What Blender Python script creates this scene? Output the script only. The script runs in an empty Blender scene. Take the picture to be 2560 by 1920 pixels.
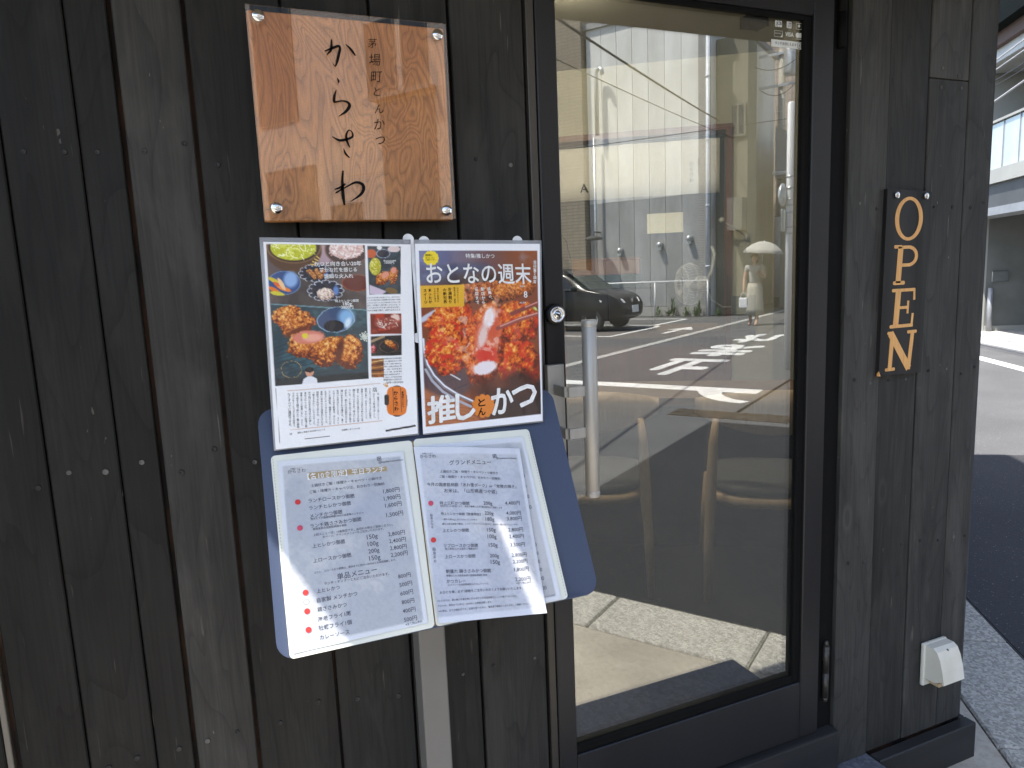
import bpy, bmesh, math, random
import numpy as np
from mathutils import Vector, Matrix
R = math.radians
PI = math.pi
random.seed(7)
SC = bpy.context.scene
COL = SC.collection

# ------------------------------------------------------------ camera
cam_d = bpy.data.cameras.new('camera')
cam_d.sensor_fit = 'HORIZONTAL'
cam_d.sensor_width = 36.0
cam_d.lens = 36.0 * 1775.0 / 2560.0
cam_d.clip_start = 0.05
cam_d.clip_end = 500
cam = bpy.data.objects.new('camera', cam_d)
COL.objects.link(cam)
yaw, pitch, roll = R(22.41), R(-8.477), R(-2.378)
fw = Vector((math.sin(yaw)*math.cos(pitch), math.cos(yaw)*math.cos(pitch), math.sin(pitch)))
rt = Vector((math.cos(yaw), -math.sin(yaw), 0))
up = rt.cross(fw)
r2 = rt*math.cos(roll) + up*math.sin(roll)
u2 = up*math.cos(roll) - rt*math.sin(roll)
mw = Matrix((r2, u2, -fw)).transposed().to_4x4()
mw.translation = Vector((0, -1.18, 1.32))
cam.matrix_world = mw
SC.camera = cam

# ------------------------------------------------------------ sky, sun, exposure
SUN = Vector((-0.474, -0.08, 1.0)).normalized()       # towards the sun
world = bpy.data.worlds.new('World')
SC.world = world
world.use_nodes = True
wn = world.node_tree
bg = wn.nodes['Background']
sky = wn.nodes.new('ShaderNodeTexSky')
sky.sky_type = 'NISHITA'
sky.sun_disc = False
sky.sun_elevation = math.asin(SUN.z)
sky.sun_rotation = math.atan2(SUN.x, SUN.y)
sky.altitude = 10
sky.air_density = 1.0
sky.dust_density = 1.6
sky.ozone_density = 1.0
wn.links.new(sky.outputs[0], bg.inputs[0])
bg.inputs[1].default_value = 0.12
sun_d = bpy.data.lights.new('sun', 'SUN')
sun_d.energy = 3.0
sun_d.angle = R(0.53)
sun_d.color = (1.0, 0.95, 0.88)
sun = bpy.data.objects.new('sun', sun_d)
COL.objects.link(sun)
sun.rotation_euler = SUN.to_track_quat('Z', 'Y').to_euler()
sun.location = (0, 0, 20)
SC.view_settings.view_transform = 'Standard'
SC.view_settings.look = 'None'
SC.view_settings.gamma = 1.0
SC.view_settings.use_curve_mapping = False
SC.view_settings.exposure = 1.85
SC.cycles.max_bounces = 10
SC.cycles.transparent_max_bounces = 24
SC.cycles.caustics_reflective = False

# ------------------------------------------------------------ street grid: s runs along our road, q runs across it
E1 = Vector((.5561, .8311, 0)); E2 = Vector((.8311, -.5561, 0))
GA = math.atan2(-.5561, .8311)
def G(s, q, z=0.0): return E1*s + E2*q + Vector((0, 0, z))
GRID = Matrix.Rotation(GA, 4, 'Z')          # local X = q, local Y = s

# ------------------------------------------------------------ helpers
class MB:
    """collects simple shapes and links them as one mesh object"""
    def __init__(self): self.bm = bmesh.new()
    def _add(self, verts, M=None):
        if M is not None: bmesh.ops.transform(self.bm, matrix=M, verts=verts)
    def box(self, a, b, M=None, bev=0.0, seg=1):
        t = bmesh.new()
        r = bmesh.ops.create_cube(t, size=1)
        a, b = Vector(a), Vector(b)
        for v in t.verts:
            v.co = Vector(((a.x+b.x)/2 + v.co.x*(b.x-a.x), (a.y+b.y)/2 + v.co.y*(b.y-a.y), (a.z+b.z)/2 + v.co.z*(b.z-a.z)))
        if bev: bmesh.ops.bevel(t, geom=t.edges[:], offset=bev, segments=seg, affect='EDGES', profile=.6)
        if M is not None: bmesh.ops.transform(t, matrix=M, verts=t.verts)
        self.merge(t); return self
    def merge(self, t):
        m = bpy.data.meshes.new('tmp'); t.to_mesh(m); t.free()
        self.bm.from_mesh(m); bpy.data.meshes.remove(m)
    def tube(self, pts, rad, n=10, cap=True, smooth=True):
        pts = [Vector(p) for p in pts]
        rads = rad if isinstance(rad, (list, tuple)) else [rad]*len(pts)
        rings = []
        ref = None
        for i, p in enumerate(pts):
            d = (pts[min(i+1, len(pts)-1)] - pts[max(i-1, 0)]).normalized()
            if ref is None:
                ref = d.orthogonal().normalized()
            ref = (ref - d*ref.dot(d)).normalized()
            o = d.cross(ref)
            rings.append([self.bm.verts.new(p + (ref*math.cos(2*PI*k/n) + o*math.sin(2*PI*k/n))*rads[i]) for k in range(n)])
        for a, b in zip(rings, rings[1:]):
            for k in range(n):
                f = self.bm.faces.new((a[k], a[(k+1) % n], b[(k+1) % n], b[k])); f.smooth = smooth
        if cap:
            self.bm.faces.new(rings[0][::-1]); self.bm.faces.new(rings[-1])
        return self
    def lathe(self, prof, n=24, M=None, smooth=True):
        t = bmesh.new(); rings = []
        for r, z in prof:
            rings.append([t.verts.new((r*math.cos(2*PI*k/n), r*math.sin(2*PI*k/n), z)) for k in range(n)])
        for a, b in zip(rings, rings[1:]):
            for k in range(n):
                f = t.faces.new((a[k], a[(k+1) % n], b[(k+1) % n], b[k])); f.smooth = smooth
        t.faces.new(rings[0][::-1]); t.faces.new(rings[-1])
        bmesh.ops.remove_doubles(t, verts=t.verts, dist=1e-6)
        if M is not None: bmesh.ops.transform(t, matrix=M, verts=t.verts)
        self.merge(t); return self
    def prism(self, poly, d, M=None, smooth=False):
        """poly in local XY extruded along local Z from 0 to d"""
        t = bmesh.new()
        a = [t.verts.new((x, y, 0)) for x, y in poly]; b = [t.verts.new((x, y, d)) for x, y in poly]
        n = len(poly)
        t.faces.new(a[::-1]); t.faces.new(b)
        for k in range(n): t.faces.new((a[k], a[(k+1) % n], b[(k+1) % n], b[k]))
        if M is not None: bmesh.ops.transform(t, matrix=M, verts=t.verts)
        bmesh.ops.recalc_face_normals(t, faces=t.faces)
        self.merge(t); return self
    def quad(self, *p):
        self.bm.faces.new([self.bm.verts.new(q) for q in p]); return self
    def raw(self, verts, faces, smooth=False):
        vs = [self.bm.verts.new(v) for v in verts]
        for f in faces:
            try:
                g = self.bm.faces.new([vs[i] for i in f]); g.smooth = smooth
            except ValueError: pass
        return self
    def build(self, name, mat, parent=None, loc=None, label=None):
        me = bpy.data.meshes.new(name)
        if loc is not None:
            bmesh.ops.translate(self.bm, verts=self.bm.verts, vec=-Vector(loc))
        self.bm.to_mesh(me); self.bm.free()
        if mat: me.materials.append(mat)
        return link(name, me, parent, loc, label)
def link(name, me, parent=None, loc=None, label=None):
    o = bpy.data.objects.new(name, me); COL.objects.link(o)
    w = Vector(loc) if loc is not None else Vector((0, 0, 0))
    if parent is not None:
        o.parent = parent
        o.location = w - world_loc(parent)
    else: o.location = w
    if label: o['label'] = label
    return o
def world_loc(o):
    w = Vector((0, 0, 0))
    while o is not None:
        w = w + o.location; o = o.parent
    return w
def thing(name, label, cat, loc=(0, 0, 0), group=None):
    o = bpy.data.objects.new(name, None); COL.objects.link(o)
    o.empty_display_size = .05
    o.location = loc; o['label'] = label; o['category'] = cat
    if group: o['group'] = group
    return o
def tag(o, label, cat, group=None):
    o['label'] = label; o['category'] = cat
    if group: o['group'] = group
    return o
def struct(o):
    o['kind'] = 'structure'; return o
def axes(origin, x, y, z):
    m = Matrix((Vector(x), Vector(y), Vector(z))).transposed().to_4x4(); m.translation = Vector(origin); return m
# plane facing the viewer (normal -y): local XY -> world XZ, local Z -> -y
def front(x=0, y=0, z=0): return axes((x, y, z), (1, 0, 0), (0, 0, 1), (0, -1, 0))
def rrect(x0, y0, x1, y1, r, n=5):
    out = []
    for cx, cy, a0 in ((x1-r, y1-r, 0), (x0+r, y1-r, 90), (x0+r, y0+r, 180), (x1-r, y0+r, 270)):
        for k in range(n+1):
            a = R(a0 + 90*k/n); out.append((cx + r*math.cos(a), cy + r*math.sin(a)))
    return out
def disc(cx, cy, r, n=20, ry=None):
    return [(cx + r*math.cos(2*PI*k/n), cy + (ry or r)*math.sin(2*PI*k/n)) for k in range(n)]

# ------------------------------------------------------------ materials
def base_mat(name):
    m = bpy.data.materials.new(name); m.use_nodes = True
    nt = m.node_tree
    return m, nt, nt.nodes['Principled BSDF'], nt.nodes['Material Output']
def node(nt, typ, **kw):
    n = nt.nodes.new(typ)
    for k, v in kw.items(): setattr(n, k, v)
    return n
def coords(nt, scale=(1, 1, 1), rand=True, space='Object'):
    tc = node(nt, 'ShaderNodeTexCoord')
    src = tc.outputs[space]
    if rand:
        oi = node(nt, 'ShaderNodeObjectInfo')
        ml = node(nt, 'ShaderNodeMath', operation='MULTIPLY'); ml.inputs[1].default_value = 37.0
        nt.links.new(oi.outputs['Random'], ml.inputs[0])
        ad = node(nt, 'ShaderNodeVectorMath', operation='ADD')
        nt.links.new(src, ad.inputs[0]); nt.links.new(ml.outputs[0], ad.inputs[1]); src = ad.outputs[0]
    mp = node(nt, 'ShaderNodeMapping'); mp.inputs['Scale'].default_value = scale
    nt.links.new(src, mp.inputs[0])
    return mp.outputs[0]
def noise(nt, vec, scale, detail=4, rough=.55, dist=0.0):
    n = node(nt, 'ShaderNodeTexNoise'); n.inputs['Scale'].default_value = scale
    n.inputs['Detail'].default_value = detail; n.inputs['Roughness'].default_value = rough; n.inputs['Distortion'].default_value = dist
    nt.links.new(vec, n.inputs['Vector']); return n.outputs['Fac']
def ramp(nt, fac, stops, interp='LINEAR'):
    r = node(nt, 'ShaderNodeValToRGB'); r.color_ramp.interpolation = interp
    el = r.color_ramp.elements
    while len(el) < len(stops): el.new(.5)
    for e, (p, c) in zip(el, stops):
        e.position = p; e.color = (c, c, c, 1) if not hasattr(c, '__len__') else (*c, 1)
    nt.links.new(fac, r.inputs[0]); return r.outputs[0]
def mix(nt, fac, a, b, mode='MIX'):
    m = node(nt, 'ShaderNodeMix', data_type='RGBA', blend_type=mode)
    for sock, v in ((m.inputs[0], fac), (m.inputs[6], a), (m.inputs[7], b)):
        if hasattr(v, 'links'): nt.links.new(v, sock)
        elif hasattr(v, '__len__'): sock.default_value = (*v, 1)
        else: sock.default_value = v
    return m.outputs[2]
def bump(nt, p, height, strength=.3, dist=.002):
    b = node(nt, 'ShaderNodeBump'); b.inputs['Strength'].default_value = strength; b.inputs['Distance'].default_value = dist
    nt.links.new(height, b.inputs['Height']); nt.links.new(b.outputs[0], p.inputs['Normal'])
def M(name, col, rough=.5, metal=0.0, col2=None, scale=8.0, stretch=(1, 1, 1), bmp=0.0, bdist=.002, coat=0.0, detail=5, lo=.35, hi=.65, spec=.5, space='Object'):
    m, nt, p, out = base_mat(name)
    p.inputs['Roughness'].default_value = rough; p.inputs['Metallic'].default_value = metal
    p.inputs['Coat Weight'].default_value = coat; p.inputs['Specular IOR Level'].default_value = spec
    if col2 is None: col2 = tuple(c*.82 for c in col)
    v = coords(nt, stretch, space=space)
    f = noise(nt, v, scale, detail)
    c = ramp(nt, f, ((lo, col2), (hi, col)))
    nt.links.new(c, p.inputs['Base Color'])
    if bmp: bump(nt, p, f, bmp, bdist)
    return m
def glassy(name, tint, r0, rough=0.0, haze=None):
    """sheet glass: see-through mixed with a mirror part that grows towards grazing angles"""
    m, nt, p, out = base_mat(name); nt.nodes.remove(p)
    tr = node(nt, 'ShaderNodeBsdfTransparent'); tr.inputs[0].default_value = (*tint, 1)
    gl = node(nt, 'ShaderNodeBsdfGlossy'); gl.inputs['Roughness'].default_value = rough; gl.inputs[0].default_value = (.97, .975, .955, 1)
    lw = node(nt, 'ShaderNodeLayerWeight'); lw.inputs[0].default_value = .5
    pw = node(nt, 'ShaderNodeMath', operation='POWER'); pw.inputs[1].default_value = 4.5
    nt.links.new(lw.outputs['Facing'], pw.inputs[0])
    ma = node(nt, 'ShaderNodeMath', operation='MULTIPLY_ADD'); ma.inputs[1].default_value = 1-r0; ma.inputs[2].default_value = r0
    nt.links.new(pw.outputs[0], ma.inputs[0])
    mx = node(nt, 'ShaderNodeMixShader')
    nt.links.new(ma.outputs[0], mx.inputs[0]); nt.links.new(tr.outputs[0], mx.inputs[1]); nt.links.new(gl.outputs[0], mx.inputs[2])
    res = mx.outputs[0]
    if haze:
        df = node(nt, 'ShaderNodeBsdfDiffuse'); df.inputs[0].default_value = (.80, .81, .82, 1)
        m2 = node(nt, 'ShaderNodeMixShader'); m2.inputs[0].default_value = haze
        nt.links.new(res, m2.inputs[1]); nt.links.new(df.outputs[0], m2.inputs[2]); res = m2.outputs[0]
    nt.links.new(res, out.inputs[0])
    return m
def plank_mat():
    m, nt, p, out = base_mat('dark_stained_wood')
    oi = node(nt, 'ShaderNodeObjectInfo')
    v = coords(nt, (1, 1, 1))
    vs = coords(nt, (1, 1, .045))
    grain = noise(nt, vs, 70, 6, .6, .6)
    big = noise(nt, coords(nt, (1, 1, .35)), 7, 4, .6)
    fine = noise(nt, coords(nt, (1, 1, .02)), 260, 3, .6)
    # knots: stretched cells, rings round them
    vo = node(nt, 'ShaderNodeTexVoronoi'); vo.inputs['Scale'].default_value = 5.2
    nt.links.new(coords(nt, (1.25, 0, .50)), vo.inputs['Vector'])
    knot = ramp(nt, vo.outputs['Distance'], ((.018, 1), (.062, 0)))
    nl = noise(nt, coords(nt, (1, 1, .16)), 6.5, 2.5, .5, .5)
    mu = node(nt, 'ShaderNodeMath', operation='MULTIPLY'); mu.inputs[1].default_value = 15; nt.links.new(nl, mu.inputs[0])
    fr = node(nt, 'ShaderNodeMath', operation='FRACT'); nt.links.new(mu.outputs[0], fr.inputs[0])
    ring = ramp(nt, fr.outputs[0], ((.0, 1), (.16, .25), (.5, 0), (.92, .1)))
    c = ramp(nt, big, ((.28, (.022, .0215, .021)), (.72, (.052, .051, .048))))
    c = mix(nt, ramp(nt, grain, ((.40, 0), (.72, .38))), c, (.070, .068, .063))
    c = mix(nt, mix(nt, 1.0, ring, (.5, .5, .5), 'MULTIPLY'), c, (.017, .0165, .016))
    c = mix(nt, ramp(nt, fine, ((.3, .42), (.6, 0))), c, (.016, .016, .016))
    c = mix(nt, mix(nt, .85, (0, 0, 0), knot, 'MULTIPLY'), c, (.012, .011, .011))
    halo = ramp(nt, vo.outputs['Distance'], ((.05, 0), (.075, .35), (.12, 0)))
    c = mix(nt, halo, c, (.085, .080, .072))
    wear = noise(nt, coords(nt, (1, 1, .22)), 13, 5, .65, .4)
    c = mix(nt, ramp(nt, wear, ((.50, 0), (.64, .34))), c, (.082, .079, .073))
    # worn pale scratches along the grain
    sc = noise(nt, coords(nt, (1, 1, .055)), 150, 2, .5)
    msk = noise(nt, v, 6, 2, .5)
    s1 = ramp(nt, sc, ((.705, 0), (.75, .65))); s2 = ramp(nt, msk, ((.48, 0), (.62, 1)))
    c = mix(nt, mix(nt, 1.0, s1, s2, 'MULTIPLY'), c, (.17, .162, .14))
    fl = noise(nt, coords(nt, (1, 1, .4)), 95, 2, .5)
    c = mix(nt, ramp(nt, fl, ((.76, 0), (.79, .7))), c, (.24, .22, .19))
    c = mix(nt, 1.0, c, oi.outputs['Color'], 'MULTIPLY')          # stain depth per board, with sheen put into the paler right-hand tints
    hs = node(nt, 'ShaderNodeHueSaturation'); nt.links.new(c, hs.inputs['Color'])
    nt.links.new(hs.outputs[0], p.inputs['Base Color'])
    rr = ramp(nt, grain, ((.3, .50), (.7, .70))); nt.links.new(rr, p.inputs['Roughness']); p.inputs['Specular IOR Level'].default_value = .16
    hgt = mix(nt, .35, mix(nt, .4, grain, ring), fine)
    hgt = mix(nt, knot, hgt, (0, 0, 0))
    bump(nt, p, hgt, .35, .0014)
    return m
def keyaki_mat():
    """polished orange brown timber with flowing contour grain"""
    m, nt, p, out = base_mat('polished_zelkova')
    n1 = noise(nt, coords(nt, (1.0, 1, .45), rand=False), 9.0, 2.4, .5, 1.1)
    mu = node(nt, 'ShaderNodeMath', operation='MULTIPLY'); mu.inputs[1].default_value = 24; nt.links.new(n1, mu.inputs[0])
    fr = node(nt, 'ShaderNodeMath', operation='FRACT'); nt.links.new(mu.outputs[0], fr.inputs[0])
    fine = noise(nt, coords(nt, (1, 1, .12), rand=False), 420, 3, .6, 1.2)
    big = noise(nt, coords(nt, (1, 1, .5), rand=False), 7, 2)
    c = ramp(nt, big, ((.3, (.56, .20, .055)), (.7, (.82, .37, .125))))
    c = mix(nt, ramp(nt, fr.outputs[0], ((.0, .62), (.14, .36), (.55, 0), (.97, .22))), c, (.15, .05, .018))
    c = mix(nt, ramp(nt, fine, ((.35, .3), (.62, 0))), c, (.17, .062, .022))
    nt.links.new(c, p.inputs['Base Color']); p.inputs['Roughness'].default_value = .32
    bump(nt, p, fine, .12, .0006)
    return m
def wood_mat(name, a, b, axis_stretch, scale=40, rough=.45, coat=0.0):
    m, nt, p, out = base_mat(name)
    g = noise(nt, coords(nt, axis_stretch), scale, 6, .6, 1.0)
    g2 = noise(nt, coords(nt, axis_stretch), scale*5, 3)
    c = ramp(nt, g, ((.3, b), (.7, a)))
    c = mix(nt, ramp(nt, g2, ((.35, .4), (.6, 0))), c, tuple(x*.6 for x in b))
    nt.links.new(c, p.inputs['Base Color']); p.inputs['Roughness'].default_value = rough; p.inputs['Coat Weight'].default_value = coat
    bump(nt, p, g2, .2, .0008)
    return m
def asphalt_mat(name, dark, light, speck=.25):
    m, nt, p, out = base_mat(name)
    v = coords(nt, rand=False)
    a = noise(nt, v, 1.3, 5); b = noise(nt, v, 140, 3, .7)
    c = ramp(nt, a, ((.3, dark), (.7, light)))
    c = mix(nt, ramp(nt, b, ((.3, .6), (.55, 0))), c, tuple(x*.45 for x in dark))
    vo = node(nt, 'ShaderNodeTexVoronoi'); vo.inputs['Scale'].default_value = 95; nt.links.new(v, vo.inputs['Vector'])
    gate = noise(nt, v, 60, 1)
    sp = mix(nt, 1.0, ramp(nt, vo.outputs['Distance'], ((.10, 1), (.22, 0))), ramp(nt, gate, ((.56, 0), (.62, 1))), 'MULTIPLY')
    c = mix(nt, sp, c, (speck, speck, speck*.95))
    cr = node(nt, 'ShaderNodeTexVoronoi', feature='DISTANCE_TO_EDGE'); cr.inputs['Scale'].default_value = .7
    nt.links.new(mix(nt, .12, v, noise(nt, v, 4, 4)), cr.inputs['Vector'])
    nt.links.new(c, p.inputs['Base Color']); p.inputs['Roughness'].default_value = .88
    bump(nt, p, b, .6, .004)
    return m
def concrete_mat(name, a, b, agg=0.0, rough=.85, stain=.5):
    m, nt, p, out = base_mat(name)
    v = coords(nt, rand=False)
    n1 = noise(nt, v, 3.2, 6, .62); n2 = noise(nt, v, 55, 4, .65); n3 = noise(nt, v, 1.1, 3)
    c = ramp(nt, n1, ((.32, b), (.66, a)))
    c = mix(nt, ramp(nt, n2, ((.3, .45), (.55, 0))), c, tuple(x*.55 for x in b))
    c = mix(nt, ramp(nt, n3, ((.5, 0), (.68, stain))), c, tuple(x*.62 for x in b))
    if agg:
        vo = node(nt, 'ShaderNodeTexVoronoi'); vo.inputs['Scale'].default_value = 130; nt.links.new(v, vo.inputs['Vector'])
        bw = node(nt, 'ShaderNodeRGBToBW'); nt.links.new(vo.outputs['Color'], bw.inputs[0])
        cc = ramp(nt, bw.outputs[0], ((.2, tuple(x*.45 for x in b)), (.5, b), (.8, tuple(min(1, x*1.25) for x in a))))
        c = mix(nt, agg, c, cc)
    nt.links.new(c, p.inputs['Base Color']); p.inputs['Roughness'].default_value = rough
    bump(nt, p, n2, .5, .003)
    return m
def tile_mat(name, c1, c2, mortar, sx, sy, w=.5, h=.25, gap=.04, space='Object'):
    m, nt, p, out = base_mat(name)
    tc = node(nt, 'ShaderNodeTexCoord')
    sep = node(nt, 'ShaderNodeSeparateXYZ'); nt.links.new(tc.outputs[space], sep.inputs[0])
    cmb = node(nt, 'ShaderNodeCombineXYZ')
    ad = node(nt, 'ShaderNodeMath', operation='ADD'); nt.links.new(sep.outputs[0], ad.inputs[0]); nt.links.new(sep.outputs[1], ad.inputs[1])
    nt.links.new(ad.outputs[0], cmb.inputs[0]); nt.links.new(sep.outputs[2], cmb.inputs[1])
    br = node(nt, 'ShaderNodeTexBrick'); br.offset = 0.0
    br.inputs['Scale'].default_value = 1; br.inputs['Brick Width'].default_value = w; br.inputs['Row Height'].default_value = h; br.inputs['Mortar Size'].default_value = gap
    br.inputs['Color1'].default_value = (*c1, 1); br.inputs['Color2'].default_value = (*c2, 1); br.inputs['Mortar'].default_value = (*mortar, 1)
    nt.links.new(cmb.outputs[0], br.inputs['Vector'])
    d = noise(nt, coords(nt, (1, 1, .3), rand=False), .6, 4)
    c = mix(nt, ramp(nt, d, ((.35, .3), (.65, 0))), br.outputs['Color'], tuple(x*.6 for x in c2))
    nt.links.new(c, p.inputs['Base Color']); p.inputs['Roughness'].default_value = .45
    bump(nt, p, br.outputs['Fac'], -.3, .01)
    return m
def vcol_mat(name, rough=.2, coat=.6, spec=.5):
    m, nt, p, out = base_mat(name)
    a = node(nt, 'ShaderNodeVertexColor'); a.layer_name = 'print'
    f = noise(nt, coords(nt, rand=False), 900, 2)
    c = mix(nt, ramp(nt, f, ((.3, .10), (.7, 0))), a.outputs[0], (.02, .02, .02))
    nt.links.new(c, p.inputs['Base Color']); p.inputs['Roughness'].default_value = rough
    p.inputs['Coat Weight'].default_value = coat; p.inputs['Coat Roughness'].default_value = .06; p.inputs['Specular IOR Level'].default_value = spec
    w = noise(nt, coords(nt, rand=False), 16, 3)
    b = node(nt, 'ShaderNodeBump'); b.inputs['Strength'].default_value = .25; b.inputs['Distance'].default_value = .004
    nt.links.new(w, b.inputs['Height']); nt.links.new(b.outputs[0], p.inputs['Coat Normal'])
    return m
def emit_mat(name, col, strength):
    m, nt, p, out = base_mat(name)
    p.inputs['Base Color'].default_value = (*col, 1)
    p.inputs['Emission Color'].default_value = (*col, 1); p.inputs['Emission Strength'].default_value = strength
    return m

PLANK = plank_mat()
GAP = M('rusty_batten_wood', (.085, .038, .017), .8, col2=(.014, .009, .007), scale=16, stretch=(1, 1, .5), lo=.42, hi=.68)
DARKWOOD = M('black_painted_timber', (.030, .0295, .029), .5, col2=(.018, .018, .018), scale=18, stretch=(.15, 1, 1), bmp=.3, spec=.25)
FRAME = M('dark_bronze_aluminium', (.024, .0235, .0245), .36, .2, col2=(.019, .0185, .019), scale=5, stretch=(1, 1, .2), spec=.3)
FRAME2 = M('brown_anodised_trim', (.060, .054, .046), .4, .4, col2=(.042, .038, .033), scale=5, stretch=(1, 1, .2))
RUBBER = M('black_rubber', (.006, .006, .006), .7, scale=30, spec=.08)
STEEL = M('brushed_stainless', (.46, .44, .40), .42, .35, col2=(.40, .385, .35), scale=60, stretch=(1, 1, .04), bmp=.05)
CHROME = M('polished_chrome', (.78, .77, .75), .1, 1.0, scale=20)
SCREW = M('dull_zinc_screw', (.14, .137, .128), .5, .6, col2=(.028, .027, .026), scale=.5, detail=0, lo=.48, hi=.66)
INK = M('black_ink', (.008, .008, .009), .8, scale=60, spec=.1)
INKG = M('grey_print', (.10, .105, .12), .6, scale=60)
WHITE = M('white_print', (.80, .80, .79), .4, col2=(.76, .76, .76), scale=60)
# ------------------------------------------------------------ text and stroke layouts (metres on each sheet)
BOOK_L = [('土鍋炊きご飯・味噌汁・キャベツ・小鉢付き', 0.0998, 0.123, 0.1974, 0.1263),
 ('ご飯・味噌汁・キャベツは、おかわり一回無料', 0.0972, 0.1316, 0.2, 0.1352),
 ('1,800円', 0.1962, 0.1469, 0.2197, 0.1476),
 ('ランチロースかつ御膳', 0.0939, 0.144, 0.1559, 0.1465),
 ('1,900円', 0.1955, 0.1575, 0.219, 0.158),
 ('ランチヒレかつ御膳', 0.0936, 0.1539, 0.1495, 0.1559),
 ('1,600円', 0.1956, 0.1676, 0.219, 0.1682),
 ('メンチかつ御膳', 0.0932, 0.1649, 0.1362, 0.1659),
 ('挽きたての国産銘柄豚100%の自家製メンチかつ', 0.0935, 0.168, 0.1645, 0.1711),
 ('1,500円', 0.1949, 0.1811, 0.2186, 0.1819),
 ('ランチ鶏ささみかつ御膳', 0.0919, 0.1786, 0.1602, 0.1802),
 ('鮮度抜群の国産銘柄鶏を使用', 0.0947, 0.1821, 0.1389, 0.1841),
 ('上記メニューは、10食限定です。品切れの際はご容赦ください。', 0.0941, 0.19, 0.2016, 0.1941),
 ('右ページ、グランドメニューもご注文いただけます。', 0.1056, 0.1947, 0.1883, 0.1976),
 ('150g', 0.1636, 0.207, 0.1784, 0.2072),
 ('2,800円', 0.193, 0.2078, 0.2164, 0.2088),
 ('上ヒレかつ御膳', 0.091, 0.2055, 0.1339, 0.2064),
 ('100g', 0.1631, 0.2165, 0.1779, 0.217),
 ('2,400円', 0.1926, 0.2175, 0.216, 0.2186),
 ('200g', 0.1626, 0.2262, 0.1776, 0.2264),
 ('2,800円', 0.1921, 0.2271, 0.2154, 0.2283),
 ('上ロースかつ御膳', 0.0895, 0.2247, 0.1394, 0.226),
 ('150g', 0.1621, 0.2359, 0.1773, 0.2362),
 ('2,200円', 0.1916, 0.2364, 0.2151, 0.2375),
 ('上ヒレ、上ロースかつ御膳は、提供までに約15〜20分ほどお時間頂戴します。', 0.0887, 0.2388, 0.1977, 0.2422),
 ('単品メニュー', 0.117, 0.2523, 0.17, 0.2524),
 ('ランチ・ディナーともにご注文いただけます。', 0.0996, 0.2559, 0.1854, 0.2593),
 ('上ヒレかつ', 0.0888, 0.264, 0.1183, 0.265),
 ('800円', 0.1967, 0.2666, 0.2139, 0.267),
 ('自家製 メンチかつ', 0.0874, 0.2759, 0.1394, 0.2775),
 ('500円', 0.1964, 0.2779, 0.2138, 0.2784),
 ('鶏ささみかつ', 0.0866, 0.2874, 0.1238, 0.2883),
 ('600円', 0.1955, 0.2894, 0.213, 0.2898),
 ('海老フライ1尾', 0.0856, 0.2996, 0.1276, 0.3001),
 ('800円', 0.1954, 0.3007, 0.2126, 0.3014),
 ('牡蠣フライ1個', 0.0851, 0.3104, 0.1269, 0.3113),
 ('400円', 0.1946, 0.3123, 0.2122, 0.3129),
 ('カレーソース', 0.0849, 0.322, 0.1223, 0.3227),
 ('500円', 0.1945, 0.3236, 0.2119, 0.3243),
 ('※全て税込表示', 0.1954, 0.3284, 0.2183, 0.3288),
 ('からさわ', 0.0721, 0.0995, 0.0959, 0.1003),
 ('茅場町とんかつ', 0.0759, 0.0946, 0.0917, 0.0947),
 ('@kayabachotonkatsu', 0.1967, 0.1028, 0.232, 0.1035)]
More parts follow.
